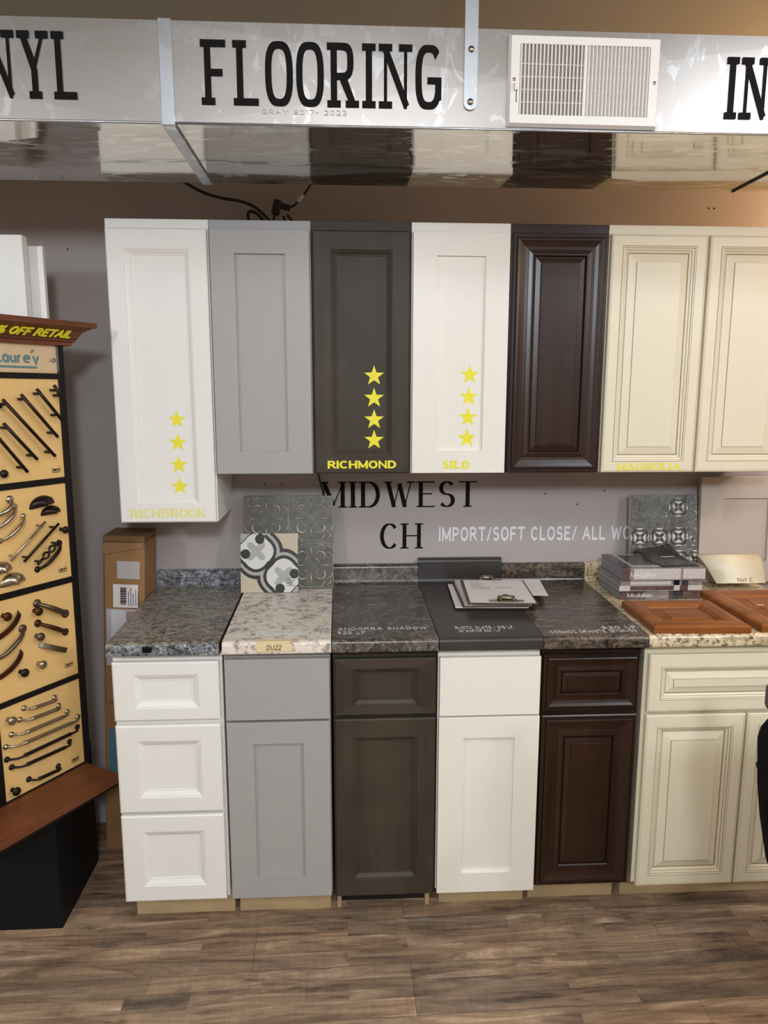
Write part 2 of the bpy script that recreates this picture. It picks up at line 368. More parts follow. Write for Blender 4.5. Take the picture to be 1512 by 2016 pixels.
    g('0', .56, [('o', O(.56))])
    g('1', .2, [('T', [(.2, 0), (.2, 1)]), ('n', [(0, .8), (.2, 1)])])
    g('2', .54, [('c', arc(.27, .73, .27, .27, 160, -20, 14)+[(.4, .45), (0, 0)]), ('h', [(0, 0), (.54, 0)])])
    g('3', .54, [('c', arc(.26, .76, .25, .24, 150, -90, 14)), ('c', arc(.27, .26, .27, .26, 90, -150, 14))])
    g('5', .54, [('n', [(.48, 1), (.08, 1), (.04, .56)]), ('c', arc(.26, .31, .28, .31, 125, -150, 16))])
    g('6', .54, [('c', arc(.27, .3, .27, .3, 90, 450, 20)), ('c', [(0, .3), (.02, .6), (.14, .88), (.36, 1)])])
    g('7', .54, [('h', [(0, 1), (.54, 1)]), ('n', [(.54, 1), (.16, 0)])])
    g('8', .54, [('c', arc(.27, .76, .24, .24, 90, 450, 18)), ('c', arc(.27, .26, .27, .26, 90, 450, 18))])
    g('$', .56, [('c', arc(.28, .72, .27, .22, 30, 270, 14)[:-1]+arc(.28, .28, .28, .22, 90, -150, 14)), ('n', [(.28, -.1), (.28, 1.1)])])
    g('/', .34, [('n', [(0, 0), (.34, 1)])])
    g('-', .3, [('h', [(0, .45), (.3, .45)])])
    g('"', .16, [('n', [(0, 1), (0, .75)]), ('n', [(.16, 1), (.16, .75)])])
    g('%', .74, [('c', arc(.15, .74, .15, .24, 90, 450, 14)), ('c', arc(.59, .26, .15, .24, 90, 450, 14)), ('n', [(.14, 0), (.6, 1)])])
    # lower case, x-height .62
    x = .62
    g('a', .5, [('c', arc(.25, x/2, .25, x/2, 90, 450, 18)), ('T', [(.5, 0), (.5, x)])])
    g('u', .48, [('c', [(0, x), (0, .24)]+arc(.24, .24, .24, .24, 180, 360, 10)+[(.48, .3)]), ('T', [(.48, 0), (.48, x)])])
    g('r', .3, [('T', [(0, 0), (0, x)]), ('c', [(0, .38), (.12, .56), (.3, .6)])])
    g('e', .5, [('c', [(0, .32), (.5, .34)]+arc(.25, x/2, .25, x/2, 10, 310, 18))])
    g('y', .5, [('n', [(0, x), (.26, 0)]), ('n', [(.5, x), (.2, -.25)])])
    g('o', .48, [('c', arc(.24, x/2, .24, x/2, 90, 450, 18))])
    g('t', .36, [('n', [(.16, 1), (.16, .05), (.34, 0)]), ('n', [(0, .64), (.36, .64)])])
    g('d', .5, [('c', arc(.25, x/2, .25, x/2, 90, 450, 18)), ('T', [(.5, 0), (.5, 1)])])
    g('l', .0, [('T', [(0, 0), (0, 1)])])
    g('i', .0, [('T', [(0, 0), (0, x)]), ('n', [(0, .8), (0, .86)])])
    g('n', .44, [('T', [(0, 0), (0, x)]), ('c', [(0, .3)]+arc(.22, .38, .22, .24, 180, 0, 10)+[(.44, 0)])])
    g("'", .0, [('n', [(-.2, .75), (-.12, .98)])])
    return G
GLY = glyphs(); GLYS = glyphs(0.72)
def lettering(text, width, height, mat, parent=None, name='lettering', origin=(0, 0, 0), xd=(1, 0, 0), yd=(0, 0, 1), T=.15, t=None, ser=0.0, gap=.2, slant=0.0, font=None, thick=.0006, th_ser=None, mb=None, adv_space=.35):
    """flat cut lettering: text fitted to width x height, lower left corner at origin, raised by thick towards xd x yd reversed"""
    G = font or GLY; t = T if t is None else t; ts = t if th_ser is None else th_ser
    xd, yd = Vector(xd).normalized(), Vector(yd).normalized(); nd = xd.cross(yd)
    if nd.y > 0.5: nd = -nd
    strips = []; X = 0.0; yr = (0, 1)
    for ch in text:
        w_, strokes, sers = G[ch]
        yy = [q[1] for _, pp in strokes for q in pp] or [0]; lo, hi = min(0, min(yy)), max(1, max(yy))
        if ch == ' ': X += adv_space + gap; continue
        pad = ser if sers else 0
        X += pad
        mx = lambda x: X + T/2 + x
        my = lambda y: t/2 + y*(1-t)
        for kind, pts in strokes:
            P = [(mx(a), my(b)) for a, b in pts]
            if kind in 'Tthn' and len(P) == 2:
                dx, dy = P[1][0]-P[0][0], P[1][1]-P[0][1]; L = math.hypot(dx, dy); ux, uy = dx/L, dy/L
                e = []
                for k in (0, 1):
                    y0 = pts[k][1]
                    if abs(uy) < .2: e.append(T/2 if kind == 'h' and ch != 'A' else 0)
                    elif y0 in (0, 1): e.append(t/2/abs(uy) if abs(uy) > .5 else 0)
                    else: e.append(0)
                P = [(P[0][0]-ux*e[0], P[0][1]-uy*e[0]), (P[1][0]+ux*e[1], P[1][1]+uy*e[1])]
            n = len(P); closed = kind == 'o' or (n > 12 and math.hypot(P[0][0]-P[-1][0], P[0][1]-P[-1][1]) < 1e-4)
            Lf, Rt = [], []
            for i in range(n):
                if closed: a, c = P[i-1 if i > 0 else n-2], P[i+1 if i < n-1 else 1]
                else: a, c = P[max(i-1, 0)], P[min(i+1, n-1)]
                dx, dy = c[0]-a[0], c[1]-a[1]; L = math.hypot(dx, dy) or 1; dx /= L; dy /= L
                if kind == 'T' and n == 2: wd = T
                elif kind in 'tn' and n == 2: wd = t if kind == 't' else min(T, max(t, T*.8))
                elif kind == 'h': wd = t
                else: wd = t + (T-t)*abs(dy)**1.2
                if n == 2 and kind == 'h': wd = t
                Lf.append((P[i][0]-dy*wd/2, P[i][1]+dx*wd/2)); Rt.append((P[i][0]+dy*wd/2, P[i][1]-dx*wd/2))
            cl = lambda L_: [(q[0], min(hi, max(lo, q[1]))) for q in L_]
            strips.append((cl(Lf), cl(Rt)))
        if ser:
            for sx, sy in sers:
                cx = mx(sx); hw = T/2 + ser
                if sy == 0: a, b = 0, ts
                else: a, b = 1-ts, 1
                strips.append(([(cx-hw, b), (cx+hw, b)], [(cx-hw, a), (cx+hw, a)]))
        X += w_ + T + pad + gap
    X -= gap
    sx = width/X; o = Vector(origin)
    own = mb is None
    if own: mb = MB()
    def W(p, h): return o + xd*(p[0]*sx + slant*p[1]*height) + yd*(p[1]*height) + nd*h
    for si, (Lf, Rt) in enumerate(strips):
        n = len(Lf); hh = thick + (si % 7)*.00004
        a = [mb.bm.verts.new(W(p, hh)) for p in Lf]; b = [mb.bm.verts.new(W(p, hh)) for p in Rt]
        a0 = [mb.bm.verts.new(W(p, 0)) for p in Lf]; b0 = [mb.bm.verts.new(W(p, 0)) for p in Rt]
        for i in range(n-1):
            mb.face([a[i], a[i+1], b[i+1], b[i]], mat)
            mb.face([a[i], a0[i], a0[i+1], a[i+1]], mat); mb.face([b[i], b[i+1], b0[i+1], b0[i]], mat)
        mb.face([a[0], b[0], b0[0], a0[0]], mat); mb.face([a[-1], a0[-1], b0[-1], b[-1]], mat)
    if own: return mb.build(name, parent, weld=False)

# ------------------------------------------------------------------ the room
def room():
    def slab(name, a, m, T=None):
        b = MB(); b.box(*a, m); return struct(b.build(name))
    slab('floor', (-3.2, 5.2, -6.2, 0.1, -0.05, 0), 'vinyl_plank')
    slab('wall_back', (-3.2, 5.2, 0, 0.1, 0, 2.75), 'wall_paint')
    slab('ceiling', (-3.2, 5.2, -6.2, 0.1, 2.70, 2.8), 'ceiling_paint')
    slab('wall_left', (-3.3, -3.2, -6.2, 0.1, 0, 2.75), 'side_wall_paint')
    slab('wall_right', (5.2, 5.3, -6.2, 0.1, 0, 2.75), 'side_wall_paint')
    slab('wall_front', (-3.2, 5.2, -6.3, -6.2, 0, 2.75), 'side_wall_paint')
room()
wall = bpy.data.objects['wall_back']
b = MB()
for x, z in ((-0.3, 2.03), (-0.02, 1.92), (0.46, 2.32), (1.44, 1.26), (1.56, 1.22), (1.66, 1.27), (0.42, 1.3), (0.48, 1.3), (-.22, 2.1), (1.98, 2.26), (2.0, 2.26)):
    b.lathe([(0.003, -0.0012), (0.002, -0.0014)], 'dark_recess', Matrix.Translation((x, 0, z)) @ Matrix.Rotation(PI/2, 4, 'X') @ Matrix.Scale(-1, 4, (0, 0, 1)), 8)
b.build('nail_hole', wall)
b = MB()
pts = [(-.308, 2.085), (-.300, 2.09), (-.296, 2.105), (-.301, 2.118), (-.304, 2.13), (-.309, 2.12), (-.311, 2.105)]
b.prism(pts, 'Y', -.0008, 0, 'plaster_patch'); b.build('plaster_patch', wall)

# ------------------------------------------------------------------ air duct
duct = thing('air_duct', 'long galvanised sheet metal air duct with large black letters under the ceiling', 'air duct', (1.1, -.6725, 2.2))
def D(x, y, z): return (x-1.1, y+.6725, z-2.2)
def duct_section(x0, x1, fx0=None, fx1=None):
    b = MB(); y0, y1, z0, z1 = -.9, -.445, 2.2, 2.405
    c = (x0+x1)/2, (y0+y1)/2
    v = [D(x0, y0, z0), D(x1, y0, z0), D(x1, y1, z0), D(x0, y1, z0)]; cen = D(c[0], c[1], z0-.007)
    for i in range(4): b.poly([v[i], v[(i+1) % 4], cen], 'duct_bottom')
    f = [D(x0, y0, z0), D(x1, y0, z0), D(x1, y0, z1), D(x0, y0, z1)]; cen = D(c[0], y0-.002, (z0+z1)/2)
    for i in range(4): b.poly([f[i], f[(i+1) % 4], cen], 'duct_front')
    b.poly([D(x0, y0, z1), D(x1, y0, z1), D(x1, y1, z1), D(x0, y1, z1)], 'duct_front')
    b.poly([D(x0, y1, z0), D(x1, y1, z0), D(x1, y1, z1), D(x0, y1, z1)], 'duct_front')
    for x in (x0, x1): b.poly([D(x, y0, z0), D(x, y1, z0), D(x, y1, z1), D(x, y0, z1)], 'duct_front')
    o = b.build('duct_section', duct)
    b = MB(); b.tube([D(x0, y0-.001, z0+.001), D(x1, y0-.001, z0+.001)], .0028, 'duct_cleat', 8); b.build('corner_seam', o)
    return o
duct_section(-3.1, -1.18); duct_section(-1.175, .332); duct_section(.336, 1.828); duct_section(1.833, 3.7)
def cleat(x0, x1, t=.004):
    b = MB()
    b.box(x0-1.1, x1-1.1, -.2275-t, -.2275, -t, .208, 'duct_cleat')
    b.box(x0-1.1, x1-1.1, -.2275, .226, -t-.002, 0.0, 'duct_cleat')
    b.build('joint_cleat', duct, bevel=.001)
cleat(.3185, .3465); cleat(-1.19, -1.163)
b = MB(); b.box(1.8275-1.1, 1.8335-1.1, -.2285, .2275, -.004, .206, 'dark_recess'); b.build('joint_gap', duct)
SL = dict(T=.22, t=.11, ser=.125, gap=.11, font=GLYS, mat='black_vinyl', parent=duct, thick=.0006)
def duct_word(text, x0, x1, z0, z1):
    lettering(text, x1-x0, z1-z0, origin=D(x0, -.9026, z0), **SL)
duct_word('VINYL', -.152, .149, 2.2436, 2.3768)
duct_word('FLOORING', .4055, .9255, 2.239, 2.3685)
duct_word('INSTALL', 1.5636, 1.99, 2.232, 2.3601)
lettering('GRAY 8017- 2023', .185, .010, 'silver_vinyl', duct, 'faint_lettering', D(.533, -.9025, 2.223), T=.12, gap=.25)

# strap hanging the duct from the ceiling
st = thing('hanger_strap', 'flat galvanised hanger strap with round end in front of the duct', 'strap', (.989, -.9035, 2.24))
b = MB(); out = [(-.014, .458), (-.0145, 0.012)] + [(.0145*math.cos(a)-.0, .012+.014*math.sin(a)) for a in [PI+PI*k/10 for k in range(11)]] + [(.0145, .012), (.0145, .458)]
b.prism(out, 'Y', -.004, 0, 'duct_cleat'); b.build('strap', st)
for z in (.014, .12):
    b = MB(); b.lathe([(.007, 0), (.007, .002), (.004, .0045), (0, .005)], 'steel', Matrix.Translation((0, -.004, z)) @ Matrix.Rotation(PI/2, 4, 'X'), 12); b.build('screw', st)
b = MB(); b.box(-.02, .02, -.01, .012, .44, .458, 'steel', .002); b.build('ceiling_bracket', st)

# supply air register
vr = thing('air_register', 'cream white supply air register with two banks of upright louvers on the duct', 'air vent', (1.2395, -.9035, 2.299), rot=(0, .0045, 0)); vr.scale = (.862, .862, .862)
vr_w, vr_h = .392, .217; ow, oh0, oh1 = .334, -.082, .084
b = MB(); W2, H2 = vr_w/2, vr_h/2
def ringbox(b, X0, X1, Z0, Z1, x0, x1, z0, z1, y0, y1, m, bevel=.006):
    # flat frame with sloped outer edge
    o = [(X0, y1, Z0), (X1, y1, Z0), (X1, y1, Z1), (X0, y1, Z1)]
    q = [(X0+bevel, y0, Z0+bevel), (X1-bevel, y0, Z0+bevel), (X1-bevel, y0, Z1-bevel), (X0+bevel, y0, Z1-bevel)]
    i = [(x0, y0, z0), (x1, y0, z0), (x1, y0, z1), (x0, y0, z1)]
    j = [(x0, y1, z0), (x1, y1, z0), (x1, y1, z1), (x0, y1, z1)]
    R_ = [[b.bm.verts.new(p) for p in L] for L in (o, q, i, j)]
    for A, B in zip(R_, R_[1:]):
        for k in range(4): b.face([A[k], A[(k+1) % 4], B[(k+1) % 4], B[k]], m)
ringbox(b, -W2, W2, -H2, H2, -.167, .167, -.082, .084, -.012, 0, 'vent_paint')
b.box(-.003, .004, -.0125, 0, -.082, .084, 'vent_paint')
b.build('frame', vr, bevel=.0008)
b = MB(); b.box(-.167, .167, -.0015, -.0005, -.082, .084, 'vent_inside')
for z in (-.05, -.02, .01, .04): b.box(-.166, .166, -.004, -.0015, z-.001, z+.0015, 'vent_paint')
b.build('damper_backing', vr)
for side, x0, x1 in ((-1, -.167, -.003), (1, .004, .167)):
    nlv = 17
    for i in range(nlv):
        x = x0 + (x1-x0)*(i+.5)/nlv
        b = MB(); T_ = Matrix.Translation((x, -.0062, 0)) @ Matrix.Rotation(side*.45, 4, 'Z')
        b.box(-.0016, .0016, -.0048, .0045, -.082, .084, 'vent_paint', T=T_); b.build('louver', vr)
for x in (-.181, .181):
    b = MB(); b.lathe([(.0045, 0), (.004, .0015), (0, .002)], 'steel', Matrix.Translation((x, -.0118, .0)) @ Matrix.Rotation(PI/2, 4, 'X'), 10); b.build('screw', vr)
b = MB(); b.box(-.1755, -.1735, -.0125, -.011, -.054, -.022, 'dark_recess'); b.box(-.181, -.172, -.021, -.012, -.027, -.009, 'vent_paint', .001); b.build('damper_lever', vr)

# ------------------------------------------------------------------ cabinet fronts
PROF = {
 'shaker': (.073, .070, [(0, 0, 0), (0, 0, .018), (0, .001, .019), (1, 0, .019)], [(1, 0, .019), (1, 0, .0085)], None),
 'rb': (.056, .056, [(0, 0, 0), (0, 0, .016), (0, .004, .019), (1, 0, .019), (1, .0015, .0165), (1, .004, .016), (1, .014, .0095), (1, .0165, .0095)], [(1, .0165, .0095), (1, .0175, .0072)], None),
 'espresso': (.0, .0, [(0, 0, 0), (0, 0, .014), (0, .003, .0165), (0, .007, .0165), (0, .008, .0145), (0, .011, .0145), (0, .013, .0195), (0, .017, .021), (0, .021, .0205),
              (0, .030, .0165), (0, .040, .0135), (0, .049, .0125), (0, .050, .0145), (0, .061, .0165), (0, .065, .0165), (0, .0675, .0135), (0, .0695, .008)],
              [(0, .0695, .008), (0, .0715, .008), (0, .0725, .0125), (0, .086, .0155), (0, .089, .0155), (0, .0905, .0175)], {15: 'groove_brown', 5: 'groove_brown', 101: 'groove_brown'}),
 'magnolia': (.034, .034, [(0, 0, 0), (0, 0, .0165), (0, .0025, .019), (0, .0045, .019), (0, .0055, .0182), (0, .0065, .019), (1, 0, .019), (1, .0012, .0175), (1, .0022, .0205), (1, .006, .0195), (1, .0070, .0165), (1, .0125, .0145), (1, .0135, .012), (1, .020, .009), (1, .0212, .006)],
              [(1, .0212, .006), (1, .0225, .006), (1, .024, .0085), (1, .046, .0145), (1, .0468, .0145), (1, .0480, .0175)], {4: 'glaze', 7: 'glaze', 10: 'glaze', 12: 'glaze', 14: 'glaze', 105: 'glaze', 101: 'glaze'}),
}
def front(parent, name, x0, x1, z0, z1, yb, style, m, sx=None, sz=None, pmat=None, scale=1.0, glz=None, small=1.0):
    """door or drawer front with a panel child; yb = back plane, profile rises towards -y"""
    if style == 'slab':
        b = MB(); b.box(x0, x1, yb-.019, yb, z0, z1, m); return b.build(name, parent, bevel=.0012)
    SX, SZ, pa, pb, gz = PROF[style]
    SX = sx if sx is not None else SX; SZ = sz if sz is not None else SZ
    def rings(b, prof, base):
        prev = None
        for i, (k, d, h) in enumerate(prof):
            ix = (SX if k else 0)+d*small; iz = (SZ if k else 0)+d*small; y = yb-h*scale
            r = [b.bm.verts.new(p) for p in ((x0+ix, y, z0+iz), (x1-ix, y, z0+iz), (x1-ix, y, z1-iz), (x0+ix, y, z1-iz))]
            if prev:
                mm = (gz or {}).get(base+i, m)
                for q in range(4):
                    m2 = mm
                    if pmat and base == 0 and k and prof[i-1][0] == 0 and q in (0, 2): m2 = pmat
                    b.face([prev[q], prev[(q+1) % 4], r[(q+1) % 4], r[q]], m2)
            prev = r
        return prev
    b = MB(); rings(b, pa, 0); o = b.build(name, parent)
    b = MB(); last = rings(b, pb, 100); b.face(last, m); b.build('centre_panel', o)
    return o
def star(parent, x, z, r, y, m='yellow_vinyl', rot=0.0, name='star_sticker'):
    b = MB(); pts = []
    for k in range(10):
        a = PI/2 + k*PI/5 + rot; q = r if k % 2 == 0 else r*.40
        pts.append((x+q*math.cos(a), z+q*math.sin(a)))
    A = [b.bm.verts.new((p[0], y-.0006, p[1])) for p in pts]; C_ = b.bm.verts.new((x, y-.0006, z)); B = [b.bm.verts.new((p[0], y, p[1])) for p in pts]
    for k in range(10):
        b.face([A[k], A[(k+1) % 10], C_], m); b.face([A[k], B[k], B[(k+1) % 10], A[(k+1) % 10]], m)
    b.build(name, parent)

# ------------------------------------------------------------------ wall cabinets
def wall_cabinet(name, label, x0, wd, z0, m, style, doors=1, lipm=None, **kw):
    t = thing(name, label, 'wall cabinet', (x0, 0, z0), group='kitchen cabinets hung in a row on the wall')
    h = 2.134-z0
    b = MB(); b.box(.0006, wd-.0006, -.305, -.001, 0, h, m); b.build('cabinet_box', t, bevel=.0008)
    dz1 = h-.029; gapw = .0045
    if doors == 1: front(t, 'door', gapw, wd-gapw, .0015, dz1, -.3055, style, m, **kw)
    else:
        front(t, 'door', gapw, wd/2-.0035, .0015, dz1, -.3055, style, m, **kw)
        front(t, 'door', wd/2+.0045, wd-gapw, .0015, dz1, -.3055, style, m, **kw)
    return t
Wd = .3048
rbk = wall_cabinet('wall_cabinet', 'white wall cabinet hanging lower than the rest, RICHBROOK in yellow', 0, Wd, 1.2192, 'white_paint', 'rb', sx=.052, sz=.060)
gry = wall_cabinet('wall_cabinet', 'light grey shaker wall cabinet between two lettered cabinets, no stickers', Wd, Wd, 1.3716, 'grey_paint', 'shaker')
rmd = wall_cabinet('wall_cabinet', 'dark grey-brown wall cabinet with RICHMOND and four yellow stars', 2*Wd, Wd, 1.3716, 'richmond_wood', 'rb', sx=.055, sz=.055)
slo = wall_cabinet('wall_cabinet', 'off-white shaker wall cabinet with SILO and four yellow stars', 3*Wd, Wd, 1.3716, 'silo_paint', 'shaker')
esp = wall_cabinet('wall_cabinet', 'glossy dark espresso wall cabinet with wide moulded raised panel frame', 4*Wd, Wd, 1.3716, 'espresso_wood', 'espresso')
mag = wall_cabinet('wall_cabinet', 'cream two-door wall cabinet with glazed raised panels and MAGNOLIA lettering', 5*Wd, 2*Wd+.01, 1.3716, 'cream_paint', 'magnolia', doors=2)
YF = -.3055-.019-.0003
P1 = -.3055-.0072-.0003; P2 = -.3055-.0085-.0003
for z in (1.5415, 1.4705, 1.4005, 1.3335): star(rbk, .189, z-1.2192, .0285, P1, rot=0)
lettering('RICHBROOK', .235, .027, 'yellow_vinyl_pale', rbk, origin=(.0345, YF, .0175), T=.20, t=.09, ser=.06, gap=.1)
for z in (1.676, 1.608, 1.541, 1.477): star(rmd, .8-2*Wd, z-1.3716, .0325, P1)
lettering('RICHMOND', .216, .025, 'yellow_vinyl', rmd, origin=(.6532-2*Wd, YF, .017), T=.26, t=.2, gap=.07)
for x, z in ((1.1075, 1.68), (1.1055, 1.612), (1.104, 1.548), (1.1025, 1.482)): star(slo, x-3*Wd-.008, z-1.3716, .031, P2)
lettering('SILO', .084, .025, 'yellow_vinyl', slo, origin=(1.0175-3*Wd, YF, .0155), T=.32, t=.2, ser=.07, gap=.1)
lettering('MAGNOLIA', .211, .023, 'yellow_vinyl', mag, origin=(1.5785-5*Wd, YF, .0085), T=.2, t=.14, ser=.07, gap=.08)

# ------------------------------------------------------------------ base cabinets
def base_cabinet(label, x0, x1, m, fronts, kick=(0, 0), kx=None, ky=-.513, open_kick=False, wood_side=True, cat='base cabinet', Xb=None):
    t = thing('base_cabinet', label, cat, (x0, 0, 0), group='kitchen base cabinets standing in a row')
    w_ = x1-x0
    b = MB(); b.box(0, w_, -.61, -.03, .127, .899, m); b.build('cabinet_box', t, bevel=.0008)
    a, c = kx[0]-x0, kx[1]-x0
    if not open_kick:
        b = MB(); b.box(a+.006, c-.006, ky, ky+.016, 0, .1268, 'ply_wood'); b.build('toe_kick', t)
        for q in (a, c-.006):
            b = MB(); b.box(q, q+.0058, ky, -.04, 0, .1268, 'ply_wood'); b.build('side_panel', t)
    else:
        b = MB(); b.box(a+.014, c-.014, ky+.03, ky+.045, 0, .1268, 'dark_recess'); b.build('toe_kick', t)  # near-black sheet standing in for the dark of the open toe space
        for q in (a, c-.013):
            b = MB(); b.box(q, q+.0125, ky, -.04, 0, .1268, 'ply_wood'); b.build('side_panel', t)
    for f in fronts:
        nm, fx0, fx1, fz0, fz1, st, kw = f
        front(t, nm, fx0-x0, fx1-x0, fz0, fz1, -.6105, st, m, **kw)
    return t
base_cabinet('white base cabinet with three recessed panel drawers beside the display stand', .047, .354, 'white_paint', [
    ('drawer', .0485, .3455, .699, .8745, 'rb', dict(sx=.058, sz=.037, small=1.2)),
    ('drawer', .0485, .3455, .4147, .685, 'rb', dict(sx=.058, sz=.047, small=1.2)),
    ('drawer', .0485, .3455, .1285, .405, 'rb', dict(sx=.058, sz=.050, small=1.2))], kx=(.044, .3205+.03))
base_cabinet('grey base cabinet with flat drawer and shaker door under the beige countertop', .359, .662, 'grey_paint', [
    ('drawer', .3625, .659, .6946, .8779, 'slab', {}),
    ('door', .3625, .659, .1289, .6868, 'shaker', dict(sx=.0765, sz=.066))], kx=(.3665, .653))
base_cabinet('dark grey-brown base cabinet with open dark toe space and recessed panel front', .669, .969, 'richmond_wood', [
    ('drawer', .6735, .966, .7016, .8739, 'rb', dict(sx=.052, sz=.030, pmat='richmond_wood_cross')),
    ('door', .6735, .966, .1235, .6907, 'rb', dict(sx=.052, sz=.056))], kx=(.674, .968), open_kick=True)
base_cabinet('off-white base cabinet with flat drawer and shaker door under the plain black countertop', .973, 1.272, 'silo_paint', [
    ('drawer', .9775, 1.2715, .6949, .8725, 'slab', {}),
    ('door', .9765, 1.2735, .124, .6886, 'shaker', dict(sx=.073, sz=.064))], kx=(1.000, 1.273), ky=-.506)
base_cabinet('glossy espresso base cabinet with moulded drawer and raised panel door', 1.277, 1.572, 'espresso_wood', [
    ('drawer', 1.2815, 1.5655, .7023, .8756, 'espresso', dict(small=.78)),
    ('door', 1.2815, 1.5655, .1364, .6881, 'espresso', {})], kx=(1.292, 1.570), ky=-.498)
base_cabinet('cream base cabinet with one wide drawer over two glazed raised panel doors', 1.584, 2.205, 'cream_paint', [
    ('drawer', 1.5935, 2.196, .6936, .8699, 'magnolia', dict(small=.85, sx=.036, sz=.036)),
    ('door', 1.5935, 1.896, .1259, .6824, 'magnolia', {}),
    ('door', 1.903, 2.196, .1259, .6824, 'magnolia', {})], kx=(1.597, 2.2), ky=-.498)
# ------------------------------------------------------------------ countertops
def counter(label, x0, x1, m, ztop=.937, zsp=1.003, edge=None, style='roll', back=(None, None), cover=.0):
    t = thing('countertop', label, 'countertop', (x0, 0, .8995), group='sample countertops laid side by side')
    bx0 = (back[0] if back[0] is not None else x0)-x0; bx1 = (back[1] if back[1] is not None else x1)-x0
    zt = ztop-.8995; r = .012
    prof = [(-.02, 0), (-.645, 0)]
    prof += [(-.645-.006*math.sin(a), .006-.006*math.cos(a)) for a in (0.4, 0.9, PI/2)]
    prof += [(-.639-r*math.cos(a), zt-r+r*math.sin(a)) for a in [0, .3, .6, .9, 1.2, PI/2]]
    prof += [(-.03, zt)]
    b = MB()
    A = [b.bm.verts.new((0 + (bx0)*((y+.65)/.65), y, z)) for y, z in prof]; B = [b.bm.verts.new((x1-x0 + (bx1-(x1-x0))*((y+.65)/.65), y, z)) for y, z in prof]
    n = len(prof)
    for i in range(n):
        mm = (edge or m) if i in range(1, 7) else m
        b.face([A[i], A[(i+1) % n], B[(i+1) % n], B[i]], mm, False)
    b.face(A, 'board_edge' if cover else m); b.face(B[::-1], 'board_edge'); b.build('top', t)
    hs = zsp-.8995
    if style == 'roll':
        sp = [(-.001, zt-.001), (-.001, hs)] + [(-.012-.014*math.sin(a), hs-.014+.014*math.cos(a)) for a in (0, .35, .7, 1.05, 1.4, PI/2)] + [(-.0245, zt+.012), (-.028, zt+.004), (-.036, zt+.0003), (-.036, zt-.001)]
    else:
        sp = [(-.001, zt-.001), (-.001, hs), (-.012, hs), (-.0245, hs-.018), (-.0250, zt+.01), (-.028, zt+.004), (-.036, zt+.0003), (-.036, zt-.001)]
    b = MB(); b.prism(sp, 'X', bx0, bx1, edge or m); b.build('backsplash', t)
    return t
c1 = counter('grey granite-look laminate countertop with dark spot on front edge, leftmost counter', .043, .353, 'laminate_grey_granite', zsp=.992, edge='laminate_grey_edge', back=(.032, .344))
b = MB(); b.prism([(-.012, -.009), (.011, -.010), (.014, .007), (.004, .006), (-.003, .010), (-.006, .006), (-.014, .009)], 'Y', -.6525, -.650, 'black_vinyl'); b.build('dark_spot', c1, loc=(.113, 0, .021))
c2 = counter('pale beige marble-look countertop with a taped handwritten note on its edge', .3615, .6655, 'laminate_beige', zsp=.999, back=(.350, .6585), cover=1)
b = MB(); b.box(.095, .195, -.6535, -.650, .008, .031, 'tape_masking'); b.box(.098, .19, -.652, -.63, .031, .0383, 'tape_masking'); b.build('masking_tape', c2, bevel=.003)
lettering('DU22', .04, .015, 'black_vinyl', c2, 'handwriting', (.124, -.6537, .014), T=.12, gap=.25, slant=.15)
lettering('SPRING CARNIVAL', .20, .022, 'white_vinyl', c2, 'faint_lettering', (.085, -.588, .038), yd=(0, 1, 0), T=.13, gap=.2)
c3 = counter('mottled dark grey countertop lettered ANDORRA SHADOW', .668, .970, 'laminate_andorra', zsp=1.005, back=(.660, .9715))
lettering('ANDORRA SHADOW', .262, .023, 'silver_vinyl', c3, origin=(.0155, -.562, .038), yd=(.0, 1, 0), T=.12, gap=.22)
lettering('$25 LF', .081, .026, 'silver_vinyl', c3, origin=(.0145, -.598, .038), yd=(0, 1, 0), T=.12, gap=.22)
c4 = counter('smooth charcoal black countertop with raised rounded backsplash, lettered RUSTIC SLATE', .9725, 1.2705, 'laminate_slate', zsp=1.026, back=(.973, 1.280))
lettering('RUSTIC SLATE - $15 LF', .172, .026, 'silver_vinyl', c4, origin=(.058, -.569, .038), yd=(0, 1, 0), T=.15, gap=.16)
lettering('36" BARTOP $25 - LF', .123, .016, 'silver_vinyl', c4, origin=(.063, -.594, .038), yd=(0, 1, 0), T=.15, gap=.16)
c5 = counter('dark brown streaked granite-look countertop lettered COSMOS GRANITE', 1.2725, 1.577, 'laminate_cosmos', zsp=1.003, style='bevel', back=(1.281, 1.591))
lettering('COSMOS GRANITE 1870K-55', .256, .024, 'silver_vinyl', c5, origin=(.028, -.618, .038), yd=(0, 1, 0), T=.14, gap=.16)
lettering('$20 LF', .105, .022, 'silver_vinyl', c5, origin=(.192, -.584, .038), yd=(0, 1, 0), T=.15, gap=.2)
c6 = counter('speckled sandy beige granite-look countertop under the books and wooden doors', 1.579, 2.21, 'laminate_sand', zsp=1.003, back=(1.592, 2.21))
lettering('$22 LF SANTA', .2, .02, 'white_vinyl', c6, 'faint_lettering', (.02, -.641, .038), yd=(0, 1, 0), T=.15, gap=.2)

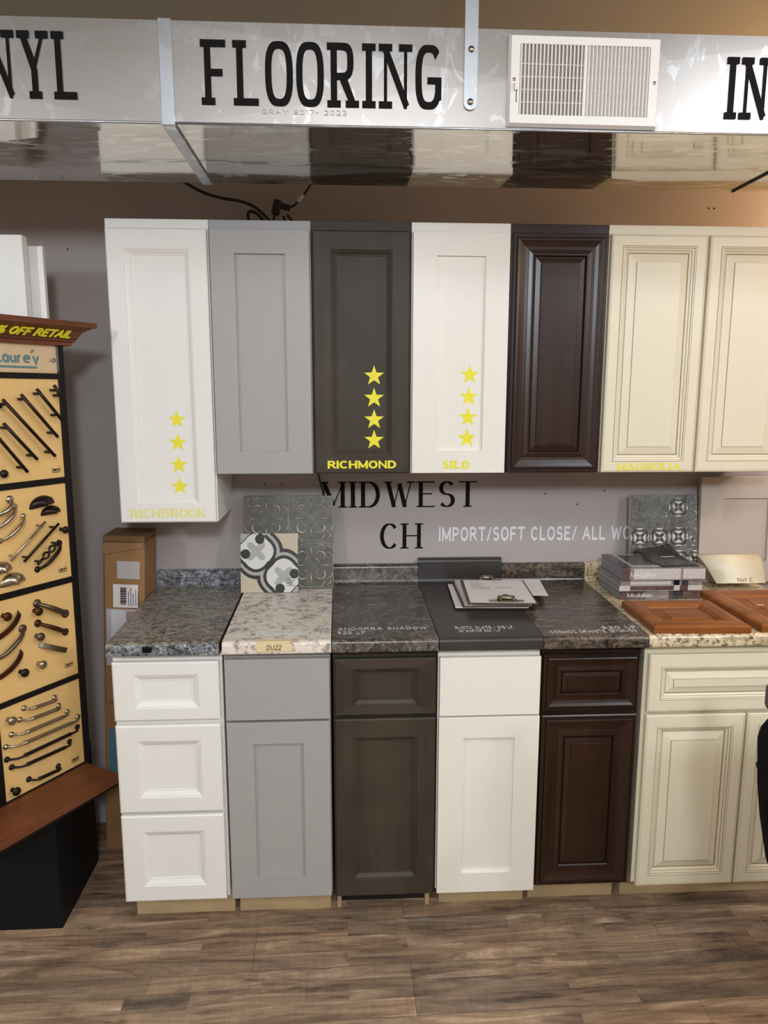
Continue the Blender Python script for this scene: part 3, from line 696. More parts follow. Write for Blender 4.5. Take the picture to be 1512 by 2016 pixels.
# ------------------------------------------------------------------ wall lettering
wl = thing('wall_lettering', 'large black serif letters MIDWEST CH on the grey wall', 'lettering', (.9, 0, 1.06))
lettering('MIDWEST', .578, .0945, 'black_vinyl', wl, origin=(.616-.9, -.0004, 1.213-1.06), T=.19, t=.05, ser=.10, gap=.075)
lettering('CH', .158, .094, 'black_vinyl', wl, origin=(.833-.9, -.0004, 1.0595-1.06), T=.18, t=.05, ser=.10, gap=.10)
wl2 = thing('wall_lettering', 'thin white hand-drawn letters IMPORT/SOFT CLOSE/ ALL WO on the wall', 'lettering', (1.4, 0, 1.08))
lettering('IMPORT/SOFT CLOSE/ ALL WOOD', .785, .053, 'white_vinyl', wl2, origin=(1.05-1.4, -.0004, .0055), xd=(1, 0, .000), T=.17, gap=.2)

# ------------------------------------------------------------------ hardware display stand
ang = math.radians(90-31.6)
ds = thing('hardware_display_stand', 'black framed stand with tan boards of drawer pulls under a brown wooden crown', 'display stand', (-.1243, -.4303, 0), (0, 0, ang))
# local axes: x along the boards (0 = right edge), -y out of the boards, z up
def Lp(s, n, z): return (s, -n, z)
b = MB()   # plinth, squared to the wall
b.box(-.74, -.167, -.566, -.235, 0, .447, 'black_laminate')
for v in b.bm.verts:
    p = v.co - Vector((-.1243, -.4303, 0)); v.co = Matrix.Rotation(-ang, 3, 'Z') @ p
b.build('plinth', ds, bevel=.002)
b = MB(); b.box(-.50, .012, -.165, .33, .4505, .470, 'stand_wood'); sh = b.build('shelf', ds, bevel=.002)
b = MB(); b.box(-.50, .014, -.168, .33, .447, .4505, 'black_paint'); b.build('shelf_trim', sh)
b = MB(); b.box(-.285, .026, .004, .37, .470, 1.7575, 'black_paint'); b.build('body', ds, bevel=.002)  # unseen depth stretched to block lamplight from the wall behind
b = MB(); b.box(.006, .027, -.006, .004, .470, 1.7575, 'black_paint'); b.build('post', ds, bevel=.002)
b = MB(); b.box(-.290, -.262, -.006, .004, .470, 1.7575, 'black_paint'); b.build('post', ds, bevel=.002)
for z0, z1 in ((1.662, 1.678), (1.360, 1.378), (1.058, 1.076), (.752, .768), (.470, .474)):
    b = MB(); b.box(-.262, .006, -.005, .004, z0, z1, 'black_paint'); b.build('rail', ds, bevel=.001)
panels = []
for z0, z1 in ((1.378, 1.662), (1.076, 1.360), (.768, 1.058), (.474, .752)):
    b = MB(); b.box(-.262, .006, 0, .004, z0, z1, 'gold_board'); panels.append(b.build('display_board', ds))
b = MB(); b.box(-.262, .006, 0, .004, 1.678, 1.7575, 'gold_header'); hd = b.build('header_board', ds)
b = MB(); b.box(-.262, .004, -.0125, -.0105, 1.682, 1.754, 'acrylic'); b.build('clear_cover', hd)
b = MB(); b.lathe([(.004, 0), (.004, .008), (.0055, .009), (.0055, .0115), (0, .0125)], 'steel', Matrix.Translation((-.012, -.0012, 1.715)) @ Matrix.Rotation(PI/2, 4, 'X'), 12); b.build('standoff', hd)
def logo(parent, x, z, w_, h_, m, y=0):
    mb = MB()
    lettering('Laur', w_*.56, h_, m, origin=(x, y, z), T=.24, t=.17, gap=.06, mb=mb)
    lettering('ey', w_*.36, h_, m, origin=(x+w_*.585, y, z), T=.24, t=.17, gap=.06, mb=mb)
    mb.prism([(x+w_*.74, z+h_*.82), (x+w_*.79, z+h_*.82), (x+w_*.86, z+h_*1.12), (x+w_*.79, z+h_*1.12)], 'Y', y-.0006, y, m)
    mb.prism([(x, z-h_*.22), (x+w_*.86, z-h_*.22), (x+w_*.89, z-h_*.36), (x+w_*.85, z-h_*.42), (x, z-h_*.40)], 'Y', y-.0006, y, m)
    mb.build('logo', parent, weld=False)
logo(hd, -.185, 1.704, .144, .034, 'teal_ink')
for p, x, z in zip(panels, (-.0345, -.036, -.038, -.040), (1.398, 1.0995, .803, .494)): logo(p, x, z, .030, .011, 'black_vinyl')
# crown moulding with mitred return
cp = [(0.004, 1.757), (.020, 1.757), (.022, 1.766), (.030, 1.769), (.031, 1.774), (.036, 1.778), (.040, 1.786), (.048, 1.795), (.058, 1.801), (.066, 1.803), (.068, 1.806), (.080, 1.807), (.081, 1.822)]
b = MB(); S0, S1 = -.30, .030
rows = []
for n_, z in cp:
    rows.append([b.bm.verts.new(p) for p in (Lp(S0-n_, -.37, z), Lp(S0-n_, n_, z), Lp(S1+n_*.72, n_, z), Lp(S1+n_*.72, -.37, z))])
for A, B in zip(rows, rows[1:]):
    for k in range(3): b.face([A[k], A[k+1], B[k+1], B[k]], 'stand_wood')
b.face(rows[-1], 'stand_wood'); b.face(rows[0][::-1], 'stand_wood'); b.face([r[0] for r in rows]+[r[3] for r in rows][::-1], 'stand_wood')
cr = b.build('crown', ds)
lettering('50% OFF RETAIL', .268, .027, 'yellow_vinyl', cr, origin=(-.246, -.0385, 1.7785), yd=(0, -.62, .62), T=.22, t=.18, gap=.1, slant=.25, thick=.003)
# hardware
def MX(x, z, y=0): return Matrix.Translation((x, y, z)) @ Matrix.Rotation(PI/2, 4, 'X')
def knob(p, x, z, r, m, name='knob'):
    b = MB(); b.lathe([(r*.55, 0), (r*.5, .002), (r*.35, .005), (r*.35, .012), (r*.8, .015), (r, .019), (r*.95, .023), (r*.6, .026), (0, .027)], m, MX(x, z), 18)
    b.build(name, p)
def bar(p, a, c, m, r=.0048, off=.028, ov=.016):
    a, c = Vector((a[0], -off, a[1])), Vector((c[0], -off, c[1])); u = (c-a).normalized()
    b = MB(); b.tube([a, c], r, m, 12)
    for q in (a+u*ov, c-u*ov): b.tube([(q.x, 0, q.z), q], r*.85, m, 10)
    b.build('bar_pull', p)
def arch(p, a, c, m, r=.0042, off=.024, bow=0.0, ends=True, name='arch_pull', mid=1.25, flat=1.0, drop=0.0):
    a, c = Vector((a[0], 0, a[1])), Vector((c[0], 0, c[1])); pts, rs = [], []
    u = (c-a).normalized(); nn = Vector((u.z, 0, -u.x))
    for i in range(17):
        t = i/16; h = off*(1-abs(2*t-1)**3.2); q = a.lerp(c, t) + Vector((0, -h-.003, 0)) + nn*(bow*math.sin(PI*t))
        pts.append(q); rs.append(r*(.8+(mid-.8)*math.sin(PI*t)))
    b = MB(); b.tube(pts, rs, m, 10)
    if ends:
        for q in (a, c): b.lathe([(r*2.0, 0), (r*2.1, .003), (r*1.3, .006), (0, .008)], m, MX(q.x, q.z), 12)
    b.build(name, p)
def cup(p, x, z, w_, h_, m, rz=0.0):
    b = MB(); nu, nv = 16, 8; g = []
    for j in range(nv+1):
        v = j/nv*PI/2; row = []
        for i in range(nu+1):
            u = PI*i/nu
            X, Z, Y = w_/2*math.cos(u)*math.cos(v)**.8, h_*(math.sin(u)*math.cos(v)), .026*math.sin(v)
            xr, zr = X*math.cos(rz)-Z*math.sin(rz), X*math.sin(rz)+Z*math.cos(rz)
            row.append(b.bm.verts.new((x+xr, -Y*(.4+.6*math.sin(u))-.001, z+zr)))
        g.append(row)
    for j in range(nv):
        for i in range(nu): b.face([g[j][i], g[j][i+1], g[j+1][i+1], g[j+1][i]], m, True)
    o = b.build('cup_pull', p); s_ = o.modifiers.new('thickness', 'SOLIDIFY'); s_.thickness = .0015
A_, B_, C_, D_ = panels
for a, c in (((-.029, 1.644), (-.003, 1.602)), ((-.085, 1.633), (-.013, 1.548)), ((-.134, 1.618), (-.029, 1.498)), ((-.189, 1.605), (-.042, 1.444)), ((-.192, 1.542), (-.1, 1.439)), ((-.242, 1.545), (-.133, 1.407)), ((-.238, 1.636), (-.195, 1.585))):
    bar(A_, a, c, 'dark_bronze')
knob(A_, -.197, 1.407, .0115, 'dark_bronze'); knob(A_, -.245, 1.455, .0115, 'dark_bronze')
cup(B_, -.076, 1.302, .083, .030, 'dark_bronze', .12); cup(B_, -.05, 1.276, .066, .024, 'dark_bronze', .05)
arch(B_, (-.226, 1.259), (-.163, 1.312), 'nickel', .0045); arch(B_, (-.214, 1.223), (-.139, 1.281), 'nickel', .0042); arch(B_, (-.222, 1.296), (-.175, 1.333), 'nickel', .0055, bow=.004)
bar(B_, (-.201, 1.168), (-.086, 1.259), 'nickel', .0032, .024); bar(B_, (-.162, 1.157), (-.043, 1.247), 'dark_bronze', .0038, .024)
knob(B_, -.019, 1.224, .011, 'dark_bronze'); arch(B_, (-.107, 1.121), (-.029, 1.184), 'dark_bronze', .0046)
def twist(p, a, c, m):
    a, c = Vector((a[0], -.022, a[1])), Vector((c[0], -.022, c[1])); u = (c-a).normalized(); nn = Vector((-u.z, 0, u.x)); b = MB()
    b.tube([a, a.lerp(c, .25)], .0042, m, 10); b.tube([a.lerp(c, .75), c], .0042, m, 10)
    for sgn in (1, -1):
        b.tube([a.lerp(c, .22+.56*i/16) + nn*(sgn*.0085*math.sin(2*PI*i/16)) + Vector((0, -.003*math.cos(2*PI*i/16)*sgn, 0)) for i in range(17)], .003, m, 8)
    for q in (a.lerp(c, .12), c.lerp(a, .12)): b.tube([(q.x, 0, q.z), q], .0035, m, 8)
    b.build('twisted_pull', p)
twist(B_, (-.12, 1.14), (-.044, 1.197), 'dark_bronze')
cup(B_, -.216, 1.136, .066, .030, 'nickel', .1); cup(B_, -.186, 1.097, .080, .032, 'nickel', .06)
arch(C_, (-.117, 1.022), (-.026, .967), 'pewter', .0062, mid=1.3); arch(C_, (-.119, .963), (-.03, .911), 'copper_bronze', .0055, mid=1.3)
def flatpull(p, a, c, m):
    a, c = Vector((a[0], 0, a[1])), Vector((c[0], 0, c[1])); u = (c-a).normalized(); nn = Vector((-u.z, 0, u.x)); b = MB(); pr = None
    for i in range(13):
        t = i/12; h = .022*math.sin(PI*t)**.7+.002; q = a.lerp(c, t)+Vector((0, -h, 0)); hw = .0075
        r_ = [b.bm.verts.new(k) for k in (q+nn*hw, q-nn*hw, q-nn*hw+Vector((0, .004, 0)), q+nn*hw+Vector((0, .004, 0)))]
        if pr:
            for k in range(4): b.face([pr[k], pr[(k+1) % 4], r_[(k+1) % 4], r_[k]], m)
        else: b.face(r_, m)
        pr = r_
    b.face(pr, m); b.build('flat_pull', p, bevel=.001)
flatpull(C_, (-.12, .899), (-.029, .853), 'pewter')
flatpull(C_, (-.253, .953), (-.173, 1.012), 'copper_bronze'); arch(C_, (-.258, .898), (-.168, .961), 'pewter', .006, mid=1.1); flatpull(C_, (-.259, .841), (-.175, .898), 'copper_bronze')
for x, z, m in ((-.222, 1.014, 'copper_bronze'), (-.126, 1.003, 'copper_bronze'), (-.126, .927, 'pewter'), (-.126, .843, 'nickel'), (-.184, .838, 'dark_bronze')): knob(C_, x, z, .0125, m)
def fancy(p, a, c, m, r=.0052):
    a, c = Vector((a[0], 0, a[1])), Vector((c[0], 0, c[1])); pts, rs = [], []
    for t, h, k in ((0, .004, .8), (.02, .010, .7), (.07, .022, .6), (.12, .026, .55), (.17, .024, .75), (.18, .024, 1.15), (.22, .024, 1), (.78, .024, 1), (.82, .024, 1.15), (.83, .024, .75), (.88, .026, .55), (.93, .022, .6), (.98, .010, .7), (1, .004, .8)):
        pts.append(a.lerp(c, t)+Vector((0, -h, 0))); rs.append(r*k)
    b = MB(); b.tube(pts, rs, m, 10)
    for q in (a, c): b.lathe([(r*1.6, 0), (r*1.7, .003), (r*1.1, .006), (0, .009)], m, MX(q.x, q.z), 12)
    b.build('arch_pull', p)
for a, c, m in (((-.184, .728), (-.084, .722), 'nickel'), ((-.2, .699), (-.072, .692), 'nickel'), ((-.228, .666), (-.044, .661), 'nickel'), ((-.248, .637), (-.008, .630), 'nickel'),
                ((-.248, .599), (-.012, .598), 'dark_bronze'), ((-.236, .570), (-.043, .563), 'dark_bronze'), ((-.187, .509), (-.088, .503), 'dark_bronze')):
    fancy(D_, a, c, m)
knob(D_, -.234, .714, .0125, 'nickel'); knob(D_, -.239, .502, .0125, 'dark_bronze')

# two white sample doors on top of the stand
def sample_door(label, x0, x1, y, z0, z1, m, rot=0.0, th=.02):
    t = thing('sample_door', label, 'cabinet door', (x0, y, z0), (0, 0, rot), 'white sample doors on top of the stand')
    b = MB(); b.box(0, x1-x0, -th, 0, 0, z1-z0, m); o = b.build('door_slab', t, bevel=.002)
    return t
sample_door('white sample door standing on the display stand, nearest in front', -.46, -.206, -.36, 1.8225, 2.067, 'white_paint', th=.035)
sample_door('white sample door standing on the display stand, shorter one behind', -.44, -.170, -.325, 1.8225, 2.046, 'white_paint')

# ------------------------------------------------------------------ cardboard box in the corner
cb = thing('cardboard_box', 'tall narrow cardboard box leaning in the gap behind the grey granite counter', 'box', (-.083, -.13, .004), (0, .049, 0))
b = MB(); b.box(-.075, .056, -.055, .075, 0, 1.135, 'cardboard'); b.build('box_body', cb, bevel=.004)
b = MB(); b.box(-.070, .066, -.066, .085, .56, 1.128, 'cardboard')
b.build('outer_sleeve', cb, bevel=.006)
b = MB()
b.prism([(-.070, 1.13), (.066, 1.131), (.067, 1.152), (-.071, 1.150)], 'Y', -.068, .08, 'cardboard_dark')
b.prism([(-.072, 1.085), (.062, 1.112), (.066, 1.131), (-.071, 1.128)], 'Y', -.0705, -.066, 'cardboard')
b.build('top_flap', cb, bevel=.002)
b = MB(); b.box(-.024, .050, -.0685, -.0665, 1.005, 1.065, 'clear_plastic'); b.build('clear_tape', cb)
b = MB(); b.box(-.038, .044, -.0685, -.0665, .905, .985, 'paper'); lb = b.build('shipping_label', cb)
b = MB(); random.seed(3); z = .915
while z < .975:
    h = random.choice((.0012, .0022, .0034)); b.box(-.014, .006, -.0692, -.0686, z, z+h, 'black_vinyl'); z += h+random.choice((.001, .002))
b.build('barcode', lb)
b = MB()
for i in range(5):
    b.box(.012+i*.008, .014+i*.008, -.0692, -.0686, .912, .912+random.uniform(.03, .065), 'ink')
b.build('printed_lines', lb)
b = MB(); b.box(-.060, .045, -.072, -.0695, .70, .90, 'clear_plastic'); b.box(-.045, .035, -.0694, -.0680, .72, .895, 'paper'); b.box(.005, .045, -.0706, -.0696, .86, .893, 'red_ink'); b.build('document_pouch', cb)
b = MB(); b.box(-.06, .0, -.0575, -.0555, .28, .46, 'blue_label'); b.build('blue_label', cb)

# ------------------------------------------------------------------ leaning tiles
def leaning(name, label, cat, x0, x1, z0, ybase, tilt, group=None):
    return thing(name, label, cat, (x0, ybase, z0), (-tilt, 0, 0), group)
# embossed tin look tile panel
tp = leaning('embossed_tile', 'grey pressed-metal look tile panel leaning on the wall behind the patterned tile', 'tile', .348, .668, .9375, -.088, .15)
b = MB(); wT, hT = .316, .330; b.box(0, wT, -.007, 0, 0, hT, 'tin_tile', .001); b.build('tile_body', tp)
b = MB()
def curl(cx, cz, r, a0, a1, rr=.0022, n=12, y=-.0078):
    b.tube([(cx+r*math.cos(math.radians(a0+(a1-a0)*i/n)), y, cz+r*math.sin(math.radians(a0+(a1-a0)*i/n))) for i in range(n+1)], [rr*(.45+.9*math.sin(PI*(i+.5)/(n+1))) for i in range(n+1)], 'tin_tile_highlight', 6)
for i in range(2):
    for j in range(2):
        cx, cz, c = wT*(.25+.5*i), hT*(.25+.5*j), .078
        fr = [(cx-c, -.0072, cz-c), (cx+c, -.0072, cz-c), (cx+c, -.0072, cz+c), (cx-c, -.0072, cz+c)]
        b.tube(fr, .0014, 'tin_tile_highlight', 6, closed=True)
        for k in range(4):
            a = k*90
            ca, sa = math.cos(math.radians(a)), math.sin(math.radians(a))
            def P(x, z): return cx+x*ca-z*sa, cz+x*sa+z*ca
            # petals on the axes
            px, pz = P(.052, 0); b.tube([(P(.018, 0)[0], -.0078, P(.018, 0)[1]), (px, -.0082, pz), (P(.072, 0)[0], -.0078, P(.072, 0)[1])], [.0012, .0042, .001], 'tin_tile_highlight', 6)
            qx, qz = P(.032, .032); curl(qx, qz, .017, a-60, a+150, .0034); curl(qx, qz, .017, a+190, a+270, .0018)
            ex, ez = P(.058, .030); curl(ex, ez, .016, a-20, a+120, .002); ex, ez = P(.030, .058); curl(ex, ez, .016, a-30, a+110, .002)
            ex, ez = P(.056, .056); curl(ex, ez, .013, a-20, a+110, .0026)
b.build('embossed_scrolls', tp, weld=False)

def painted(name, parent, w_, h_, n, f, y0=-.0085, th=.008):
    """tile whose printed pattern is cut into its front face"""
    b = MB(); m = int(n*h_/w_)
    g = [[b.bm.verts.new((w_*i/n, y0, h_*j/m)) for i in range(n+1)] for j in range(m+1)]
    for j in range(m):
        for i in range(n): b.face([g[j][i], g[j][i+1], g[j+1][i+1], g[j+1][i]], f((i+.5)/n, (j+.5)/m))
    b.box(0, w_, y0+.0002, y0+th, 0, h_, 'tile_white')
    return b.build(name, parent, weld=False)
pt = leaning('patterned_tile', 'square cement-look tile with black, white, grey and beige curving pattern', 'tile', .3435, .541, .9375, -.135, .17)
def pat(u, v):
    v = 1-v
    for flip in (0, 1):
        p, q = (u, v) if not flip else (1-u+.02, 1-v+.03)
        cx, cz = .27, .30; dx, dy = p-cx, q-cz; r = math.hypot(dx, dy); a = math.atan2(dy, dx)
        for tx, ty, rr in ((.335, .095, .082), (.085, .345, .082)):
            if math.hypot(p-tx, q-ty) < rr: return 'tile_black'
        for tx, ty, rr in ((.335, .03, .035), (.02, .335, .035)):
            if math.hypot(p-tx, q-ty) < rr: return 'tile_black'
        R_ = .285*(1+.13*abs(math.cos(2*a))**1.5)
        if r < R_:
            s_ = .085+.12*abs(math.cos(2*(a-PI/4)))**2
            if r < s_: return 'tile_grey'
            return 'tile_white' if r < R_-.018 or dx+dy < 0 and r < R_-.03 else 'tile_black'
    # bands running between the two motifs
    t = (u+v-1.0)/1.0; d = (v-u)
    best = 1e9
    for flip in (0, 1):
        p, q = (u, v) if not flip else (1-u+.02, 1-v+.03)
        dx, dy = p-.27, q-.30; r = math.hypot(dx, dy); a = math.atan2(dy, dx)
        if dx+dy > -.12: best = min(best, r/(1+.10*abs(math.cos(2*a))**1.5))
        elif p+q < .3: return 'tile_grey'
    if best < .325: return 'tile_black'
    if best < .375: return 'tile_grey'
    if best < .43: return 'tile_black'
    return 'tile_beige'
painted('tile_body', pt, .1975, .205, 120, pat)
b = MB(); random.seed(5)
for i in range(4): lettering(['Note', 'tad', 'dot', 'rate'][i][:4].replace('N', 'n'), .02+.006*(i % 2), .006, 'ink', origin=(.160, -.0088, .048-i*.009), T=.1, gap=.2, mb=b)
b.build('handwriting', pt, weld=False)
t3 = leaning('decor_tile', 'grey-green worn ornamental tile leaning on the wall behind the books', 'tile', 1.7375, 1.9885, .9375, -.086, .15)
def hsh(a, b):
    q = math.sin(a*127.1+b*311.7)*43758.5453; return q-math.floor(q)
def vnoise(x, y):
    i, j = math.floor(x), math.floor(y); fx, fy = x-i, y-j; fx = fx*fx*(3-2*fx); fy = fy*fy*(3-2*fy)
    return (hsh(i, j)*(1-fx)+hsh(i+1, j)*fx)*(1-fy)+(hsh(i, j+1)*(1-fx)+hsh(i+1, j+1)*fx)*fy
def pat3(u, v):
    W_ = ((.15, .52, .8), (.15, .28, .9), (.44, .52, .85), (.44, .28, .8), (.72, .86, 1), (.52, .86, .35), (.72, .53, 1.1), (.73, .27, 1.1), (.97, .27, .8), (.97, .86, .3), (.15, .06, .5), (.44, .06, .6), (.73, .03, .8), (.97, .53, .4))
    for cx, cz, k in W_:
        dx, dz = abs(u-cx)/.135, abs(v-cz)*1.3/.135
        if dx < 1 and dz < 1:
            r = math.hypot(dx, dz); a = math.atan2(dz, dx)
            f = math.cos(4*a)*.6+math.cos(r*11+1.2*math.cos(4*a))
            if r > 1.05: continue
            w_ = vnoise(u*46, v*60)*.7+vnoise(u*14+5, v*18)*.6
            if w_ > .95*k+.05: continue
            if f > .55: return 'tile_white'
            if f < -.75: return 'tile_black'
    if vnoise(u*70, v*90) > .9: return 'tile_grey'
    return 'tile_mottled'
painted('tile_body', t3, .251, .325, 120, pat3)

# grey shaker sample door leaning at the right
gd = thing('sample_door', 'greige shaker sample door standing behind the wooden doors at the right edge', 'cabinet door', (1.995, -.062, .9375), (-.05, 0, 0))
front(gd, 'door', 0, .34, 0, .388, 0, 'shaker', 'greige_paint', sx=.085, sz=.078)

# ------------------------------------------------------------------ catalogues
def book(label, x0, x1, y0, y1, z0, h, cover, rz=0.0, word=None, wcol='white_vinyl', strips=()):
    t = thing('catalogue_book', label, 'book', (x0, y0, z0), (0, 0, rz), 'stack of thick catalogues on the counter')
    w_, d = x1-x0, y1-y0
    b = MB(); b.box(.0, w_, 0, d, 0, .0012, cover); b.box(0, w_, 0, d, h-.0012, h, cover); b.box(0, w_, -.0008, .0008, 0, h, cover); c = b.build('cover', t)
    b = MB(); b.box(.002, w_-.002, .001, d-.002, .0012, h-.0012, 'book_pages'); b.build('pages', t)
    for i, (a0, a1, b0, b1, m) in enumerate(strips):
        b = MB(); b.box(a0*w_, a1*w_, -.0014, -.0008, b0*h, b1*h, m); b.build('spine_picture', c)
    if word: lettering(word, .085, min(h*.5, .018), wcol, c, 'spine_title', (.022, -.0016, h*.25), T=.1, t=.06, gap=.12, slant=.3)
    return t, c
Z0 = .9375
k4, _ = book('thick catalogue at the bottom of the stack, script title on dark spine', 1.628, 1.905, -.285, -.085, Z0, .031, 'book_cover_brown', .0, 'Medallion', strips=((.32, .6, .05, .95, 'book_cover_grey'), (.66, .78, .05, .95, 'book_cover_dark')))
k3, _ = book('thin catalogue second from the bottom of the stack, busy photo spine', 1.622, 1.906, -.292, -.085, Z0+.0315, .019, 'book_cover_light', .01, strips=((.13, .66, .1, .9, 'book_cover_brown'), (.73, .83, 0, 1, 'book_cover_brown')))
k2, _ = book('thin catalogue third up in the stack, pale spine with black squares', 1.626, 1.904, -.29, -.085, Z0+.051, .0185, 'book_cover_grey', -.01, strips=((.12, .62, .1, .9, 'book_cover_light'), (.65, .72, 0, 1, 'black_vinyl'), (.75, .83, 0, 1, 'book_cover_dark')))
k1, cv = book('thickest catalogue on top of the stack with photo cover', 1.629, 1.909, -.30, -.085, Z0+.070, .043, 'book_cover_grey', .0, 'Medallion', strips=((0, .085, 0, 1, 'book_cover_brown'), (.13, .70, .08, .92, 'book_cover_light'), (.73, 1., .1, .9, 'book_cover_light')))
b = MB(); b.box(.0, .03, .0, .213, .0432, .0436, 'book_cover_dark'); b.box(.045, .155, .035, .190, .0432, .0436, 'book_cover_dark'); b.box(.038, .165, .02, .2, .0430, .0433, 'book_cover_light'); b.build('cover_picture', cv)
br = thing('brochure', 'dark curled brochure lying on top of the catalogue stack', 'brochure', (1.765, -.297, Z0+.1142), (0, 0, .12))
b = MB(); nu = 10; vs = []
for j in range(nu+1):
    for i in range(nu+1):
        u, v = i/nu, j/nu; x = u*.135; y = v*.19; z = .0006 + .026*max(0, v-.45)**1.5*2 + .022*max(0, (u+v-1.25))**1.4
        vs.append(b.bm.verts.new((x, y, z)))
for j in range(nu):
    for i in range(nu): b.face([vs[j*(nu+1)+i], vs[j*(nu+1)+i+1], vs[(j+1)*(nu+1)+i+1], vs[(j+1)*(nu+1)+i]], 'book_cover_dark', True)
bo = b.build('cover_sheet', br); s_ = bo.modifiers.new('thickness', 'SOLIDIFY'); s_.thickness = .0014; s_.offset = 1
lettering('Medallion', .05, .012, 'white_vinyl', br, 'title', (.055, .105, .0075), yd=(0, 1, .13), T=.1, t=.06, gap=.12, slant=.3)

# ------------------------------------------------------------------ wooden sample doors lying on the counter
def flat_door(label, x, y, w_, d, rz, sx, tag_=False):
    t = thing('sample_door', label, 'cabinet door', (x, y, .9375), (0, 0, rz), 'cherry wood sample doors lying on the counter')
    # profile is modelled upright then laid flat: y -> z
    PR = [(0, 0, 0), (0, 0, .018), (0, .004, .022), (0, .008, .022), (0, .010, .0235), (0, sx*.5, .0255), (0, sx-.006, .0225), (0, sx-.003, .0235), (0, sx, .021), (0, sx+.008, .0165), (0, sx+.010, .013), (0, sx+.016, .012)]
    PP = [(0, sx+.016, .012), (0, sx+.036, .0175), (0, sx+.038, .0195)]
    def rings(b, prof, m):
        prev = None
        for k, ins, h in prof:
            r = [b.bm.verts.new(p) for p in ((ins, ins, h), (w_-ins, ins, h), (w_-ins, d-ins, h), (ins, d-ins, h))]
            if prev:
                for q in range(4): b.face([prev[q], prev[(q+1) % 4], r[(q+1) % 4], r[q]], m)
            else: b.face(r, m)
            prev = r
        return prev
    b = MB(); rings(b, PR, 'cherry_wood'); o = b.build('door_frame', t)
    b = MB(); l = rings(b, PP, 'cherry_wood')
    b.face(l, 'cherry_wood'); b.build('centre_panel', o)
    return t
flat_door('cherry brown raised panel sample door lying flat in front of the catalogue books', 1.596, -.637, .285, .272, -.03, .052)
fd = flat_door('larger orange-brown wooden sample door lying flat at the right end of the counter', 1.915, -.640, .32, .385, .0, .066)
b = MB(); b.box(.10, .125, .205, .211, .0196, .0202, 'tape_masking'); b.build('small_sticker', fd)

# crown moulding sample
cm = thing('crown_moulding_sample', 'cream curved crown moulding offcut with pencilled NOT C', 'moulding', (1.985, -.188, .961))
pf = [(.0, 0), (.004, .002), (.014, .014), (.026, .034), (.042, .056), (.062, .074), (.080, .082), (.090, .084), (.100, .084), (.096, .076), (.084, .074), (.062, .062), (.046, .046), (.032, .028), (.020, .006), (.010, -.002)]
b = MB(); n = len(pf)
A = [b.bm.verts.new((.028-.036*(z/.084)+.0, y, z+.002)) for y, z in pf]; B = [b.bm.verts.new((.205+.012*(z/.084), y, z+.002)) for y, z in pf]
for i in range(n): b.face([A[i], A[(i+1) % n], B[(i+1) % n], B[i]], 'cream_paint', True)
b.face(A, 'cream_paint'); b.face(B[::-1], 'cream_paint')
b.build('moulding', cm)
lettering('Not C', .055, .014, 'pencil', cm, 'pencil_note', (.105, .0045, .0075), yd=(0, .55, .84), T=.09, gap=.25, slant=.1)

# ------------------------------------------------------------------ clipboards on the black counter
def clip(parent, x, y, z, flip=1, m='steel'):
    b = MB()
    out = [(-.055, -.006), (-.055, .008), (-.048, .010), (-.03, .008), (-.026, .022), (-.012, .027), (-.007, .036), (0, .040), (.007, .036), (.012, .027), (.026, .022), (.03, .008), (.048, .010), (.055, .008), (.055, -.006), (.02, -.012), (-.02, -.012)]
    V = []
    top = [b.bm.verts.new((x+a, y+flip*c, z+.003+.010*max(0, min(1, (c+.006)/.02)) if abs(a) < .03 else z+.003)) for a, c in out]
    bot = [b.bm.verts.new((v.co.x, v.co.y, v.co.z-.0015)) for v in top]
    nn = len(out)
    b.face(top, m); b.face(bot[::-1], m)
    for i in range(nn): b.face([top[i], top[(i+1) % nn], bot[(i+1) % nn], bot[i]], m)
    b.tube([(x-.026, y+flip*.008, z+.010), (x+.026, y+flip*.008, z+.010)], .004, m, 8)
    b.tube([(x-.022, y-flip*.010, z+.006), (x-.018, y+flip*.010, z+.015), (x+.018, y+flip*.010, z+.015), (x+.022, y-flip*.010, z+.006)], .0016, m, 6)
    b.lathe([(.0045, 0), (.0045, .0006)], 'dark_recess', Matrix.Translation((x, y+flip*.031, z+.0128)), 10)
    b.build('clip', parent)
def printed_sheet(parent, x0, x1, y0, y1, z, seed=1, lines=True, name='paper'):
    b = MB(); b.box(x0, x1, y0, y1, z, z+.0008, 'paper'); o = b.build(name, parent)
    if lines:
        b = MB(); random.seed(seed)
        for i in range(9):
            y = y1-.03-i*.011; ln = random.uniform(.03, .075)
            b.box(x0+.02, x0+.02+ln, y, y+.0022, z+.0008, z+.001, 'pencil')
            if i in (0, 6, 7): b.box(x0+.10, x0+.10+ln*.8, y, y+.0022, z+.0008, z+.001, 'pencil')
        b.build('printed_lines', o)
    return o
cA = thing('binder', 'thin black binder at the bottom of the clipboard pile', 'binder', (1.055, -.378, .9375), (0, 0, -.05))
b = MB(); b.box(0, .26, 0, .31, 0, .004, 'black_paint'); b.build('cover', cA, bevel=.001)
b = MB(); b.box(.004, .24, .012, .30, .004, .0065, 'paper'); b.build('paper', cA)
cB = thing('clipboard', 'brown clipboard under the top one, its clip at the wall side', 'clipboard', (1.082, -.372, .9442), (0, 0, -.03))
b = MB(); b.box(0, .225, 0, .305, 0, .0035, 'board_edge', .001); b.build('board', cB)
b = MB()
for i in range(5):
    dx = (i % 3)*.0015; b.box(.006+dx, .222+dx, .004+dx, .285, .0036+i*.0028, .0036+i*.0028+.0024, 'paper' if i % 2 else 'paper_edge')
b.build('paper_stack', cB)
clip(cB, .120, .275, .0165, 1)
